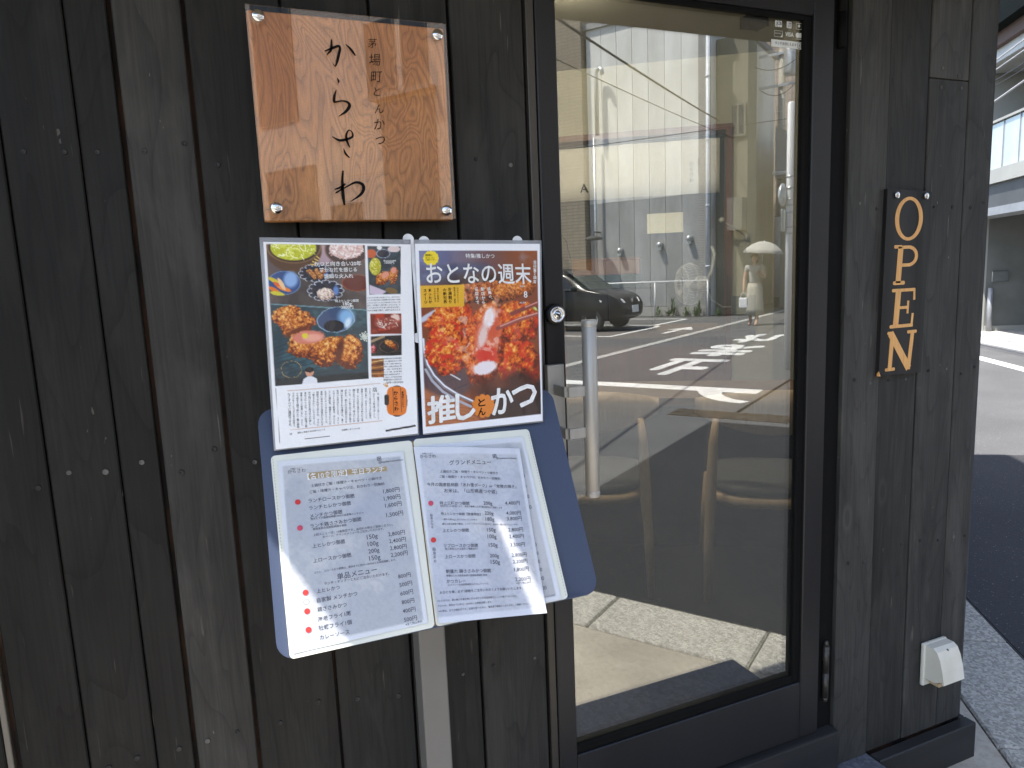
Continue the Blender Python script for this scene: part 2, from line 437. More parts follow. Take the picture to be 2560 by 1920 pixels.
BOOK_R = [('グランドメニュー', 0.2978, 0.1211, 0.3621, 0.1291),
 ('土鍋炊きご飯・味噌汁・キャベツ・小鉢付き', 0.2819, 0.1305, 0.3692, 0.1458),
 ('ご飯・味噌汁・キャベツは、おかわり一回無料', 0.2793, 0.1378, 0.371, 0.1548),
 ('今月の国産銘柄豚「あわ雪ポーク」or「常陸の輝き」', 0.2588, 0.1467, 0.3926, 0.1712),
 ('お米は、「山形県産つや姫」', 0.282, 0.1603, 0.3609, 0.1746),
 ('特上三種かつ御膳', 0.2719, 0.1766, 0.315, 0.1846),
 ('200g', 0.336, 0.188, 0.3497, 0.1902),
 ('4,400円', 0.3695, 0.193, 0.3922, 0.1967),
 ('当日の仕入れ状況により、店主が厳選した3種類の部位をご提供します', 0.272, 0.1799, 0.3638, 0.1978),
 ('特上ヒレかつ御膳【数量限定】', 0.2709, 0.1914, 0.3277, 0.2028),
 ('220g', 0.3344, 0.2027, 0.348, 0.205),
 ('4,000円', 0.3677, 0.2078, 0.3903, 0.2116),
 ('一頭から約1kgしかとれないヒレの中で', 0.2705, 0.199, 0.3213, 0.2092),
 ('180g', 0.3338, 0.2116, 0.3474, 0.2139),
 ('3,800円', 0.367, 0.2161, 0.3895, 0.2199),
 ('最も上質な超希少部位。シャトーブリアンとも呼ばれ、当店の一番人気メニューです。', 0.2699, 0.2058, 0.3823, 0.2263),
 ('上ヒレかつ御膳', 0.2683, 0.2158, 0.3058, 0.2224),
 ('150g', 0.3325, 0.2271, 0.3458, 0.2294),
 ('2,800円', 0.3651, 0.2323, 0.3876, 0.2358),
 ('100g', 0.3311, 0.2366, 0.3448, 0.239),
 ('2,400円', 0.364, 0.242, 0.3864, 0.2455),
 ('リブロースかつ御膳', 0.2663, 0.237, 0.3143, 0.246),
 ('150g', 0.3302, 0.2489, 0.3436, 0.2513),
 ('3,500円', 0.3629, 0.2539, 0.3849, 0.2575),
 ('希少部位!とける脂をご堪能あれ!', 0.2669, 0.2409, 0.313, 0.2496),
 ('上ロースかつ御膳', 0.2646, 0.2524, 0.3076, 0.2597),
 ('200g', 0.3285, 0.2636, 0.3421, 0.2662),
 ('2,800円', 0.3617, 0.2687, 0.384, 0.2722),
 ('150g', 0.3276, 0.2728, 0.3416, 0.2754),
 ('2,200円', 0.3612, 0.278, 0.3829, 0.2812),
 ('朝獲れ 鶏ささみかつ御膳', 0.2619, 0.2724, 0.3251, 0.2838),
 ('毎朝仕入れる鮮度抜群の国産銘柄鶏を使用', 0.2616, 0.2772, 0.3181, 0.2878),
 ('1,800円', 0.3604, 0.2893, 0.3821, 0.2925),
 ('かつカレー', 0.2603, 0.2857, 0.2867, 0.2905),
 ('スパイシーな自家製焼肉入りカレーソース', 0.2613, 0.2898, 0.3178, 0.2997),
 ('2,200円', 0.3588, 0.3029, 0.3811, 0.3062),
 ('※全て税込表示', 0.3593, 0.3071, 0.3813, 0.3103),
 ('おひとり様、必ず1御膳をご注文いただくようお願いいたします。', 0.2483, 0.2979, 0.3667, 0.3157),
 ('※とんかつは、豚の魅力を最大限に引き出すため低温調理でじっくり揚げております。', 0.2429, 0.3075, 0.3555, 0.3241),
 ('そのため、提供までに約15〜20分ほどお時間頂戴します。', 0.2423, 0.3142, 0.3175, 0.3247),
 ('※お米は、全て土鍋炊きです。品質を保つために、電気釜で保温しております。ご理解ください。', 0.242, 0.3213, 0.3717, 0.3381),
 ('からさわ', 0.2569, 0.1045, 0.28, 0.1072),
 ('茅場町とんかつ', 0.261, 0.0992, 0.2769, 0.1009),
 ('@kayabachotonkatsu', 0.3722, 0.1222, 0.4044, 0.1267)]
BOOK_U = [('0', 0.4096, 0.1555, 0.4127, 0.156),
 ('00', 0.4063, 0.1711, 0.4118, 0.1719),
 ('00', 0.4048, 0.1872, 0.4119, 0.1883),
 ('00', 0.404, 0.2037, 0.4115, 0.205),
 ('100', 0.3963, 0.259, 0.4056, 0.2602),
 ('500', 0.3956, 0.2717, 0.4053, 0.2728),
 ('500', 0.3943, 0.2838, 0.4048, 0.2849),
 ('800', 0.3942, 0.2958, 0.4049, 0.2969),
 ('100', 0.3942, 0.3086, 0.4046, 0.3097),
 ('500', 0.394, 0.3217, 0.4049, 0.323),
 ('TAX INCLUDED', 0.396, 0.3336, 0.4155, 0.3338)]
BOOK_V = [('脂身少なめ', 0.2575, 0.1875, 0.2551, 0.2089),
 ('脂身多め', 0.2522, 0.2344, 0.25, 0.2563)]
GOLD = [('【各10食限定】平日ランチ', 0.097, 0.1114, 0.2033, 0.1156)]
SHEET_L = [('かつと向き合い20年', 0.1372, 0.0383, 0.2032, 0.0393, 1),
 ('確かな技を感じる', 0.1433, 0.0468, 0.1961, 0.0479, 1),
 ('繊細な火入れ', 0.1492, 0.0558, 0.1899, 0.057, 1),
 ('特上ヒレかつ御膳', 0.1606, 0.0909, 0.1942, 0.0921, 1),
 ('180g', 0.1713, 0.0962, 0.1836, 0.0967, 1),
 ('3800円', 0.1684, 0.1009, 0.1854, 0.1012, 1),
 ('鶏ささみかつ御膳', 0.2364, 0.0345, 0.2551, 0.035, 1),
 ('1500円', 0.238, 0.038, 0.2518, 0.0385, 1),
 ('ト/おすすめの食べ方は塩とワサビ。旨み引き立つ', 0.2071, 0.0881, 0.2562, 0.0887, 0),
 ('ランチの塩で味わう銘柄豚の旨さ味わう逸品', 0.2067, 0.0918, 0.2558, 0.0925, 0),
 ('2/ササミのポテンシャルを最大限に引き出した逸', 0.2063, 0.0956, 0.2554, 0.0964, 0),
 ('品だ。3/中盛パン粉は粗く立ち上がる。4/', 0.2059, 0.0993, 0.255, 0.1002, 0),
 ('うずら衣のサクサク感と肉の甘みを感じ、', 0.2056, 0.1031, 0.2546, 0.104, 0),
 ('中火の油温で揚げ、余熱で火を入れる', 0.2052, 0.1069, 0.2542, 0.1079, 0),
 ('東京都中央区日本橋茅場町', 0.2216, 0.1783, 0.2489, 0.1791, 0),
 ('2-2-4 ☎050-5517-1304', 0.2212, 0.1822, 0.2485, 0.183, 0),
 ('営11時〜14時(14時半LO)、', 0.2209, 0.186, 0.2481, 0.187, 0),
 ('17時〜22時(21時LO) 休', 0.2205, 0.1899, 0.2477, 0.1909, 0),
 ('水・日祝、年末年始 席カ', 0.2201, 0.1938, 0.2473, 0.1948, 0),
 ('ウンター8席、全15席 禁煙', 0.2197, 0.1976, 0.2469, 0.1987, 0),
 ('予約可 夜席料550円サー', 0.2193, 0.2015, 0.2465, 0.2026, 0),
 ('ビス料なし 地下鉄日比谷線', 0.2189, 0.2053, 0.2461, 0.2065, 0),
 ('茅場町駅から徒歩2分', 0.2185, 0.2092, 0.2457, 0.2104, 0),
 ("'23年11月OPEN!", 0.2223, 0.2137, 0.2476, 0.2151, 0),
 ('23', 0.0803, 0.2719, 0.0838, 0.2721, 0),
 ('撮影/小澤晶子 取材/菜々山いく子', 0.091, 0.2713, 0.1293, 0.271, 0),
 ('"全国推しを"したい店', 0.151, 0.2748, 0.1779, 0.2751, 0)]
SHEET_LV = [('店', 0.2049, 0.2176, 0.2047, 0.2242),
 ('主、唐澤さんはこの道へ入って', 0.209, 0.2258, 0.2056, 0.2648),
 ('から20年以上ずっと、', 0.2031, 0.2256, 0.1997, 0.2648),
 ('とんかつと向き合ってきた料理人。', 0.198, 0.2177, 0.1938, 0.2647),
 ('豚肉の扱い、衣付けのテクニック、', 0.1921, 0.2175, 0.188, 0.2647),
 ('身質によっても変わる火入れの見', 0.1863, 0.2173, 0.1822, 0.2646),
 ('極め。そんな匠の技がひときわ発', 0.1805, 0.2171, 0.1764, 0.2646),
 ('揮されているのが「特上ヒレか', 0.1747, 0.2169, 0.1707, 0.2645),
 ('つ」だ。ヒレ肉の中でも特に厚み', 0.1689, 0.2167, 0.165, 0.2645),
 ('があり、柔らかな芯部分だけを', 0.1632, 0.2165, 0.1593, 0.2644),
 ('薄い衣をまとわせ揚げる。淡く', 0.1575, 0.2163, 0.1536, 0.2644),
 ('色付いた衣はピンと立ち、スパッ', 0.1518, 0.2161, 0.1479, 0.2643),
 ('とカットされた断面は、ほんのり', 0.1462, 0.2159, 0.1423, 0.2643),
 ('とした薄紅色。繊細かなにじんだ', 0.1405, 0.2157, 0.1367, 0.2643),
 ('エキスによってきらめいている。', 0.1349, 0.2155, 0.1311, 0.2642),
 ('身体に染み込んだ感覚がなければ', 0.1293, 0.2153, 0.1255, 0.2642),
 ('到底できぬ仕上がりだ。さらに', 0.1238, 0.2151, 0.12, 0.2641),
 ('「鶏ささみかつ」にものけぞった。', 0.1182, 0.215, 0.1145, 0.2641),
 ('衣で閉じ込めた肉汁がぶわ押し。', 0.1127, 0.2148, 0.109, 0.264),
 ('身はふわっふわ。ササミ料理の最', 0.1072, 0.2146, 0.1035, 0.264),
 ('高峰と言って間違いなし。さらに、', 0.1017, 0.2144, 0.0981, 0.2639),
 ('つや姫を土鍋で炊いたご飯に豚肉', 0.0963, 0.2142, 0.0927, 0.2639),
 ('でダシをとったコクのある味噌汁、', 0.0909, 0.214, 0.0873, 0.2638),
 ('なくすべてに満足できる。', 0.0854, 0.2138, 0.0819, 0.2638)]
LOGO_V = [('からさわ', 0.2352, 0.2251, 0.2334, 0.2557),
 ('茅場町とんかつ', 0.2453, 0.2271, 0.2438, 0.2515)]
SHEET_R = [('特集/推しかつ', 0.3641, 0.033, 0.4117, 0.0343, 1),
 ('8', 0.4554, 0.0985, 0.4619, 0.0988, 1),
 ('2024', 0.4503, 0.0817, 0.4583, 0.082, 1),
 ('No.264', 0.4474, 0.1075, 0.4576, 0.1076, 1),
 ('おとなの週末', 0.2991, 0.0676, 0.4711, 0.0745, 3),
 ('期間に', 0.3008, 0.0288, 0.312, 0.0287, 0),
 ('食べたいカツ', 0.3005, 0.0322, 0.3146, 0.0322, 0),
 ('ご紹介です!', 0.3001, 0.0354, 0.3152, 0.0355, 0)]
SHEET_RV = [('話題の、', 0.3967, 0.0794, 0.3984, 0.103, 1),
 ('新店から', 0.3864, 0.0789, 0.3861, 0.1062, 1),
 ('名店まで', 0.3761, 0.0785, 0.3756, 0.1057, 1),
 ('心までととのう', 0.3463, 0.0772, 0.3446, 0.1021, 0),
 ('喫茶の旅 銀座', 0.3413, 0.077, 0.3396, 0.1019, 0),
 ('お湯割り', 0.3337, 0.0766, 0.3324, 0.1024, 2),
 ('の新世界', 0.3256, 0.0772, 0.3244, 0.102, 2),
 ('真冬の街角は', 0.315, 0.0768, 0.3137, 0.0986, 0),
 ('とろける甘さ', 0.3103, 0.0766, 0.309, 0.0984, 0),
 ('あったか', 0.3024, 0.0772, 0.3015, 0.1003, 2),
 ('スイーツ', 0.295, 0.0772, 0.294, 0.101, 2),
 ('全店実食調査', 0.4809, 0.0397, 0.4768, 0.0768, 1)]
BIG = [('推', 0.2789, 0.2794, 0.3213, 0.2786, 0.282, 0.2401),
 ('し', 0.3232, 0.2797, 0.3537, 0.278, 0.3263, 0.2408),
 ('か', 0.3826, 0.2778, 0.4176, 0.2757, 0.3847, 0.2389),
 ('つ', 0.4182, 0.2709, 0.4585, 0.2686, 0.4196, 0.2384),
 ('と', 0.3609, 0.2627, 0.3725, 0.262, 0.3617, 0.2512),
 ('ん', 0.3594, 0.2767, 0.3714, 0.2761, 0.3602, 0.2652)]
STROKES = [[(0.108, 0.2461, 0.0015),
 (0.1178, 0.2504, 0.00279),
 (0.1277, 0.2546, 0.003),
 (0.13, 0.2513, 0.003),
 (0.1279, 0.2436, 0.00322),
 (0.1252, 0.2352, 0.00343),
 (0.1212, 0.2255, 0.0015),
 (0.1177, 0.2299, 0.00064)], [(0.1183, 0.262, 0.00172),
 (0.1176, 0.2534, 0.003),
 (0.1161, 0.2472, 0.00257),
 (0.112, 0.2432, 0.00172),
 (0.1101, 0.2406, 0.00086)], [(0.1393, 0.2576, 0.00107),
 (0.1463, 0.2512, 0.003),
 (0.1517, 0.2438, 0.00193)], [(0.1231, 0.2081, 0.00129),
 (0.1245, 0.2046, 0.00257),
 (0.1237, 0.2019, 0.00107)], [(0.1196, 0.1909, 0.00129),
 (0.1166, 0.1824, 0.003),
 (0.1156, 0.1751, 0.00343),
 (0.1186, 0.1744, 0.00214),
 (0.1278, 0.1762, 0.00193),
 (0.1357, 0.1745, 0.003),
 (0.1381, 0.1694, 0.00386),
 (0.1318, 0.1609, 0.00322),
 (0.1211, 0.1539, 0.00064)], [(0.1091, 0.1236, 0.00107),
 (0.1191, 0.1186, 0.003),
 (0.1306, 0.1207, 0.00279),
 (0.1392, 0.1246, 0.00257),
 (0.1392, 0.131, 0.00172),
 (0.1342, 0.134, 0.00129),
 (0.1301, 0.1264, 0.00279),
 (0.1304, 0.1179, 0.003),
 (0.1337, 0.1093, 0.0015)], [(0.1247, 0.1061, 0.00107),
 (0.1268, 0.0993, 0.00279),
 (0.1319, 0.0939, 0.0015)], [(0.1209, 0.0729, 0.00214),
 (0.1188, 0.0568, 0.00322),
 (0.1186, 0.0374, 0.00408),
 (0.1194, 0.024, 0.00257)], [(0.1071, 0.0463, 0.00129),
 (0.1142, 0.0486, 0.00236),
 (0.1234, 0.0547, 0.00107),
 (0.1139, 0.0443, 0.00172),
 (0.1082, 0.0412, 0.00172),
 (0.1253, 0.0504, 0.00172),
 (0.1386, 0.0566, 0.00279),
 (0.1485, 0.0545, 0.00386),
 (0.1509, 0.0478, 0.00408),
 (0.1455, 0.0386, 0.00322),
 (0.1299, 0.0283, 0.00064)]]
SIGN_SMALL = [('茅', 0.1727, 0.2568, 0.1874, 0.2579),
 ('場', 0.1727, 0.2312, 0.1919, 0.2326),
 ('町', 0.1741, 0.2075, 0.1925, 0.2087),
 ('と', 0.1767, 0.187, 0.1879, 0.1877),
 ('ん', 0.1766, 0.1613, 0.1916, 0.162),
 ('か', 0.1739, 0.1376, 0.192, 0.1383),
 ('つ', 0.1743, 0.1146, 0.1906, 0.1151)]
# ============================================================ SETTING: ground, roads, pavement
ROADM = asphalt_mat('dark_asphalt', (.085, .085, .086), (.115, .115, .115), .45)
ROADSHADE = asphalt_mat('shade_tinted_asphalt', (.028, .0285, .032), (.040, .0405, .044), .40)  # road shadow put into the asphalt colour
LOTM = asphalt_mat('grey_asphalt', (.085, .085, .085), (.12, .12, .118), .3)
APRON = concrete_mat('pale_apron_concrete', (.46, .42, .345), (.33, .295, .24), stain=.55)
KERBM = concrete_mat('exposed_aggregate', (.44, .42, .365), (.33, .315, .275), agg=.55)
STEPM = concrete_mat('granite_step', (.13, .142, .17), (.075, .083, .102), agg=.35, rough=.75, stain=.2)
PALEC = concrete_mat('pale_pavement_concrete', (.46, .45, .42), (.36, .35, .33), stain=.3)
LINEM = concrete_mat('white_road_paint', (.80, .80, .78), (.56, .56, .54), stain=.4)

def gsheet(name, s0, s1, q0, q1, z, mat, parent=None, th=.02):
    o = MB().box((q0, s0, z-th), (q1, s1, z), GRID).build(name, mat, parent); return o
g = MB().box((-160, -160, -.30), (160, 160, -.03)).build('ground', LOTM); struct(g)
road = gsheet('road', -60, 70, 1.858, 5.72, -.006, ROADM, th=.024); struct(road)
DEEPSHADE = asphalt_mat('deep_shade_asphalt', (.010, .0102, .011), (.016, .0162, .017), .40)  # darker tone of the painted road shadow
patch = gsheet('road_shade_patch', -.97, 1.05, 1.862, 5.40, -.002, DEEPSHADE, th=.02); struct(patch)  # dark sheet standing for shadow on the road near the shop
patch = gsheet('road_shade_patch', 1.054, 4.25, 1.862, 5.40, -.002, ROADSHADE, th=.02); struct(patch)  # shadow colour carried on to the far shadow edge
side = gsheet('side_road', -4.05, -.90, 5.725, 60, -.006, ROADM, th=.024); struct(side)
lot = gsheet('parking_lot', -16, -4.23, 5.725, 19.75, -.008, LOTM, th=.02); struct(lot)
gut = gsheet('concrete_gutter', -4.225, -4.055, 5.725, 45, .002, PALEC, th=.03); struct(gut)
farw = gsheet('far_pavement', -.30, 60, 5.725, 6.12, .015, PALEC, th=.05); struct(farw)
fore = gsheet('forecourt', -.30, 60, 6.125, 30, .03, PALEC, th=.06); struct(fore)
# apron in front of the shop: bounded by the facade and the joint at q = 1.563
a0 = G(-9, 1.560); a1 = G(.985, 1.560); a2 = G(9, 1.560)
pav = MB().prism([(a0.x, a0.y), (a1.x, a1.y), (a2.x, a2.y), (a2.x-.55, a2.y), (1.70, .05), (-9, .05), (-9, a0.y)], .05, axes((0, 0, -.05), (1, 0, 0), (0, 1, 0), (0, 0, 1))).build('pavement', APRON); struct(pav)
rng = random.Random(3)
s = -8.0
kme = []
while s < 14:
    L = .6
    if not kme:
        o = MB().box((0, .003, -.06), (.283, L-.004, 0), None, .006).build('kerb_stone', KERBM, pav)
        o.rotation_euler = (0, 0, GA); kme.append(o.data)
    else:
        o = link('kerb_stone', kme[0], pav); o.rotation_euler = (0, 0, GA)
    o.location = G(s, 1.568, .004 + rng.uniform(-.0015, .0015)); s += L
# painted markings lie on the road
def mark(name, poly_sq, parent, z=-.0015):
    pts = [G(s_, q_) for s_, q_ in poly_sq]
    mb = MB(); mb.prism([(p.x, p.y) for p in pts], .004, axes((0, 0, z-.004), (1, 0, 0), (0, 1, 0), (0, 0, 1)))
    return mb.build(name, LINEM, parent)
def rsq(s0, s1, q0, q1): return [(s0, q0), (s1, q0), (s1, q1), (s0, q1)]
mark('stop_line', rsq(-4.0, -.98, 6.95, 7.22), side)
mark('corner_line', [(-1.62, 6.948), (-1.52, 6.74), (-1.38, 6.55), (-1.20, 6.41), (-.98, 6.35), (-.92, 6.47), (-1.10, 6.55), (-1.23, 6.68), (-1.31, 6.82), (-1.34, 6.948)][::-1], side)
mark('edge_line', rsq(1.0, 60, 4.90, 5.06), road)
mark('edge_line', rsq(-60, -4.6, 5.30, 5.46), road)
for nm, sq in (('bay_line', rsq(-9.6, -5.6, 13.08, 13.2)), ('bay_line', rsq(-9.6, -5.65, 15.84, 15.96)), ('bay_line', rsq(-9.6, -5.8, 16.2, 16.32)), ('bay_line', rsq(-9.6, -5.95, 18.5, 18.62)),
               ('bay_line', rsq(-5.72, -5.6, 13.2, 15.84)), ('bay_line', rsq(-5.98, -5.86, 16.32, 18.5))):
    mark(nm, sq, lot, -.003)
mark('arrow_marking', [(-4.86, 14.0), (-4.74, 14.0), (-4.74, 15.0), (-4.5, 15.0), (-4.8, 15.75), (-5.1, 15.0), (-4.86, 15.0)], lot, -.003)
# steel chequer plate over the gutter
PLATE = M('worn_steel_plate', (.20, .17, .13), .55, .6, col2=(.10, .075, .05), scale=12)
pl_ = MB().box((5.56, -1.43, -.02), (5.86, -.36, .002), GRID)
for i in range(9):
    for j in range(32):
        sgn = 1 if (i+j) % 2 else -1
        cq, cs = 5.578+i*.033, -1.41+j*.033
        pl_.box((-.012, -.003, 0), (.012, .003, .004), GRID @ Matrix.Translation((cq, cs, .002)) @ Matrix.Rotation(R(45*sgn), 4, 'Z'))
tag(pl_.build('drain_cover', PLATE), 'brown steel chequer plate over the gutter by the white stop line', 'drain cover')

# step in front of the door
stp = MB().box((.10, -.482, -.03), (1.415, .03, .098), None, .008, 2).build('door_step', STEPM); struct(stp)

# ============================================================ THE SHOP
shop = thing('restaurant_building', 'black timber clad restaurant front with a wide glass door', 'building', (0, 0, 0))
Z0, Z1 = .10, 2.05
def plank(x0, x1, y, z0, z1, gap=.003, light=None):
    cx = (x0+x1)/2
    loc = (cx, y, z0)
    o = MB().box((x0+gap/2, y, z0), (x1-gap/2, y+.018, z1), None, .0018).build('plank', PLANK, shop, loc)
    k = light if light is not None else 1.0
    o.color = (k, k*.985, k*.95, 1)
    return o
SCREWME = []
def screw(x, y, z, par, r=.0038):
    if not SCREWME:
        mb = MB().lathe([(0, -.002), (r, -.002), (r, .0006), (r*.8, .0012), (r*.45, .0002), (0, -.0004)], 10, front())
        o = mb.build('screw', SCREW, par); SCREWME.append(o.data)
    else: o = link('screw', SCREWME[0], par)
    o.location = Vector((x, y, z)) - world_loc(par)
    k = random.uniform(.85, 1.25); o.scale = (k, 1, k)
XL = [-.43, -.331, -.242, -.151, -.095, 0.0, .135, .269, .400, .537]
GP = [.003, .006, .002, .002, .007, .006, .004, .005, .006]
rows = (1.52, 1.06, .60)
yl = [.001, -.001, .0, .0008, -.002, .0015, 0, -.001, .001]
for i in range(len(XL)-1):
    gl = GP[i]; x0, x1 = XL[i]+gl/2, XL[i+1]-GP[i+1 if i+1 < len(GP) else -1]/2
    if i == 0: x1 = -.3465
    o = plank(x0, x1, yl[i], Z0-.05, Z1, 0, (.38, .42, .46, .48, 1.12, .54, .66, .70, .82)[i])
    for z in rows:
        for fx in ((.22, .78) if x1-x0 > .07 else (.5,)):
            screw(x0+(x1-x0)*fx+random.uniform(-.008, .008), yl[i]-.0006, z+random.uniform(-.016, .016), o)
plank(-.598, -.516, .001, Z0-.05, Z1, 0, .5); plank(-.513, -.4335, 0, Z0-.05, Z1, 0, .6)
MB().box((-.3455, .003, .05), (-.3375, .0194, 2.05), None, .001).build('metal_trim', M('grey_beige_trim', (.19, .175, .145), .5, .2, scale=6), shop)
XR = [1.293, 1.409, 1.534, 1.664, 1.749]
for i in range(4):
    x0, x1 = XR[i]+.0015, XR[i+1]-.0015
    if i == 3: x1 = 1.7505
    y = (-.002, .002, 0, -.0005)[i]
    segs = ((Z0, Z1),) if i != 2 else ((Z0, 1.727), (1.7285, Z1))
    for k, (za, zb) in enumerate(segs):
        o = plank(x0, x1, y, za, zb, 0, (1.15, .85, 1.15, 1.2)[i] if k == 0 else 1.75)  # right boards tinted paler to carry their sheen
        rr = [z for z in (1.45, 1.05, .62) if za < z < zb]
        if i == 2: rr.append(1.713 if k == 0 else 1.745)
        for z in rr:
            for fx in (.25, .76):
                screw(x0+(x1-x0)*fx+random.uniform(-.006, .006), y-.0006, z+random.uniform(-.012, .012), o)
MB().box((-.5985, .0195, .05), (.536, .03, 2.05)).build('batten_layer', GAP, shop)
MB().box((1.292, .0205, .05), (1.748, .03, 2.05)).build('batten_layer', GAP, shop)
# side of the corner post and the wall running along the road
DARKW = M('dark_grey_render', (.06, .06, .062), .85, scale=6)
MB().box((1.464, .99, 0), (1.36, 4.4, 2.62), GRID).build('side_wall', DARKW, shop)
MB().box((1.70, .031, .0), (1.7495, .12, 2.62)).build('corner_post', DARKWOOD, shop)
MB().box((-7, .032, 0), (.53, .13, 2.62)).build('front_wall', DARKW, shop)
MB().box((1.294, .032, 0), (1.70, .13, 2.62)).build('front_wall', DARKW, shop)
MB().box((-7, .02, 2.06), (1.752, .031, 4.5)).box((.5295, .0312, 2.07), (1.294, .13, 2.62)).build('upper_front', DARKW, shop)
# added pier out of view, keeps the sun off the left boards
MB().box((-.78, -.30, 0), (-.60, .019, 2.6), None, .004).build('sun_block_pier', DARKW, shop)
# canopy over the front; slit and left end cut for the menu's sun patches
SOFF = M('canopy_soffit', (.22, .205, .16), .8, scale=4)
CZ = axes((0, 0, 2.03), (1, 0, 0), (0, 1, 0), (0, 0, 1))
MB().prism([(-.475, -.18), (-.38, -.68), (-.296, -.68), (-.197, -.430), (-.160, -.335), (-.02, .019), (-.475, .019)], .018, CZ).prism([(-.2955, -.68), (2.0, -.68), (2.0, .019), (-.0195, .019), (-.150, -.331), (-.142, -.337), (-.166, -.432), (-.196, -.4315)], .018, CZ).build('canopy', SOFF, shop)
# upper storey: its far corner throws the shadow on the road
A = Vector((1.752, .032)); e1 = Vector((E1.x, E1.y)); e2 = Vector((E2.x, E2.y))
B = A + e1*1.79; C = B - e2*9
MB().prism([tuple(A), tuple(B), tuple(C), (-7, C.y), (-7, .032)], 1.88, axes((0, 0, 2.62), (1, 0, 0), (0, 1, 0), (0, 0, 1))).build('upper_storey', DARKW, shop)
B2 = A + e1*3.4; 
MB().prism([tuple(B + e1*.002), tuple(B2), tuple(B2 - e2*9), tuple(C + e1*.002)], .12, axes((0, 0, 2.62), (1, 0, 0), (0, 1, 0), (0, 0, 1))).build('roof', DARKW, shop)
# timber skirting at the foot of the right-hand boards, and the sill under the door
MB().box((1.419, -.036, -.02), (1.771, -.0035, .098), None, .003).box((1.7515, -.0033, -.02), (1.771, .10, .0978), None, .003).build('baseboard', DARKWOOD, shop)
MB().box((.535, -.024, .0985), (1.291, .11, .212), None, .006, 2).build('door_sill', DARKWOOD, shop)
# door frame
MB().box((.5385, -.004, .2125), (.5535, .09, 1.99), None, .0015).build('door_jamb', FRAME2, shop)
MB().box((1.272, .006, .2125), (1.2915, .09, 1.99), None, .0015).build('door_jamb', RUBBER, shop)
MB().box((.5385, -.003, 1.991), (1.2915, .09, 2.06), None, .0015).build('door_head', FRAME, shop)
# the door leaf
def dpart(mb, name, mat, loc=None): return mb.build(name, mat, door, loc or (1.262, 0, .212))
door = MB().box((.5555, -.006, .214), (.5945, .036, 1.985), None, .002).box((1.1835, -.006, .214), (1.2385, .036, 1.985), None, .002).box((.5948, -.005, .214), (1.1832, .035, .3565), None, .002).box((.5948, -.0055, 1.824), (1.1832, .035, 1.985), None, .002).build('door', FRAME, shop, (1.262, 0, .212))
dpart(MB().box((.5946, .0, .3567), (1.1634, .010, .376), None, .002).box((1.1636, .0, .3567), (1.1832, .010, 1.8238), None, .002).box((.5946, .0, 1.8145), (1.1634, .010, 1.8238), None, .001), 'glazing_bead', RUBBER)
dpart(MB().box((1.2388, .004, .214), (1.2715, .034, 1.985)), 'hinge_gap', RUBBER)
GLASS = glassy('door_glass', (.76, .765, .71), .24, 0, .012)
dpart(MB().box((.5946, .0125, .3569), (1.1830, .0185, 1.8236)), 'glass_pane', GLASS)
h = MB()
for za, zb in ((.297, .360), (.362, .428)): h.lathe([(0, za), (.0072, za), (.0072, zb), (0, zb)], 14, Matrix.Translation((1.262, -.004, 0)))
h.lathe([(0, .428), (.0066, .428), (.004, .440), (0, .442)], 14, Matrix.Translation((1.262, -.004, 0))).lathe([(0, .285), (.0045, .286), (.0066, .297), (0, .297)], 14, Matrix.Translation((1.262, -.004, 0)))
dpart(h, 'hinge', FRAME2)
h = MB()
for za, zb in ((1.768, 1.836), (1.838, 1.905)): h.lathe([(0, za), (.0085, za), (.0085, zb), (0, zb)], 14, Matrix.Translation((1.262, -.004, 0)))
dpart(h, 'hinge', RUBBER)
# pull handle: backplate, two straps, round bar with end caps
h = MB().box((.5495, -.0195, .972), (.5835, -.0062, 1.160), None, .001)
for z in (1.115, 1.039): h.box((.560, -.064, z-.0095), (.566, -.0197, z+.0095), None, .0006).box((.566, -.070, z-.0095), (.6105, -.064, z+.0095), None, .0006)
h.lathe([(0, .917), (.0125, .917), (.0133, .9182), (.0133, .9275), (.0130, .928), (.0130, .9288), (.0133, .929), (.0133, 1.2285), (.0130, 1.2288), (.0130, 1.2296), (.0133, 1.230), (.0133, 1.2405), (.0125, 1.2415), (0, 1.2415)], 32, Matrix.Translation((.611, -.067, 0)))
dpart(h, 'pull_handle', STEEL)
lk = MB().lathe([(0, 0), (.019, 0), (.0185, .010), (.0160, .0125), (0, .0125)], 28, front(.5725, -.0061, 1.2515))
dpart(lk, 'lock_collar', FRAME)
lk = MB().lathe([(0, .0126), (.0148, .0126), (.0148, .0155), (.0125, .0165), (.0120, .0158), (.0062, .0158), (.0060, .0168), (0, .0168)], 28, front(.5725, -.0061, 1.2515))
lkp = dpart(lk, 'lock_cylinder', CHROME)
dpart(MB().box((-.0014, .0169, -.0042), (.0014, .0175, .0042), axes((.5725, -.0061, 1.2515), (.4, 0, .92), (0, -1, 0), (-.92, 0, .4))), 'keyhole', INK)
dpart(MB().box((1.045, .020, 1.8205), (1.085, .05, 1.806), None, .004), 'door_stop', RUBBER)

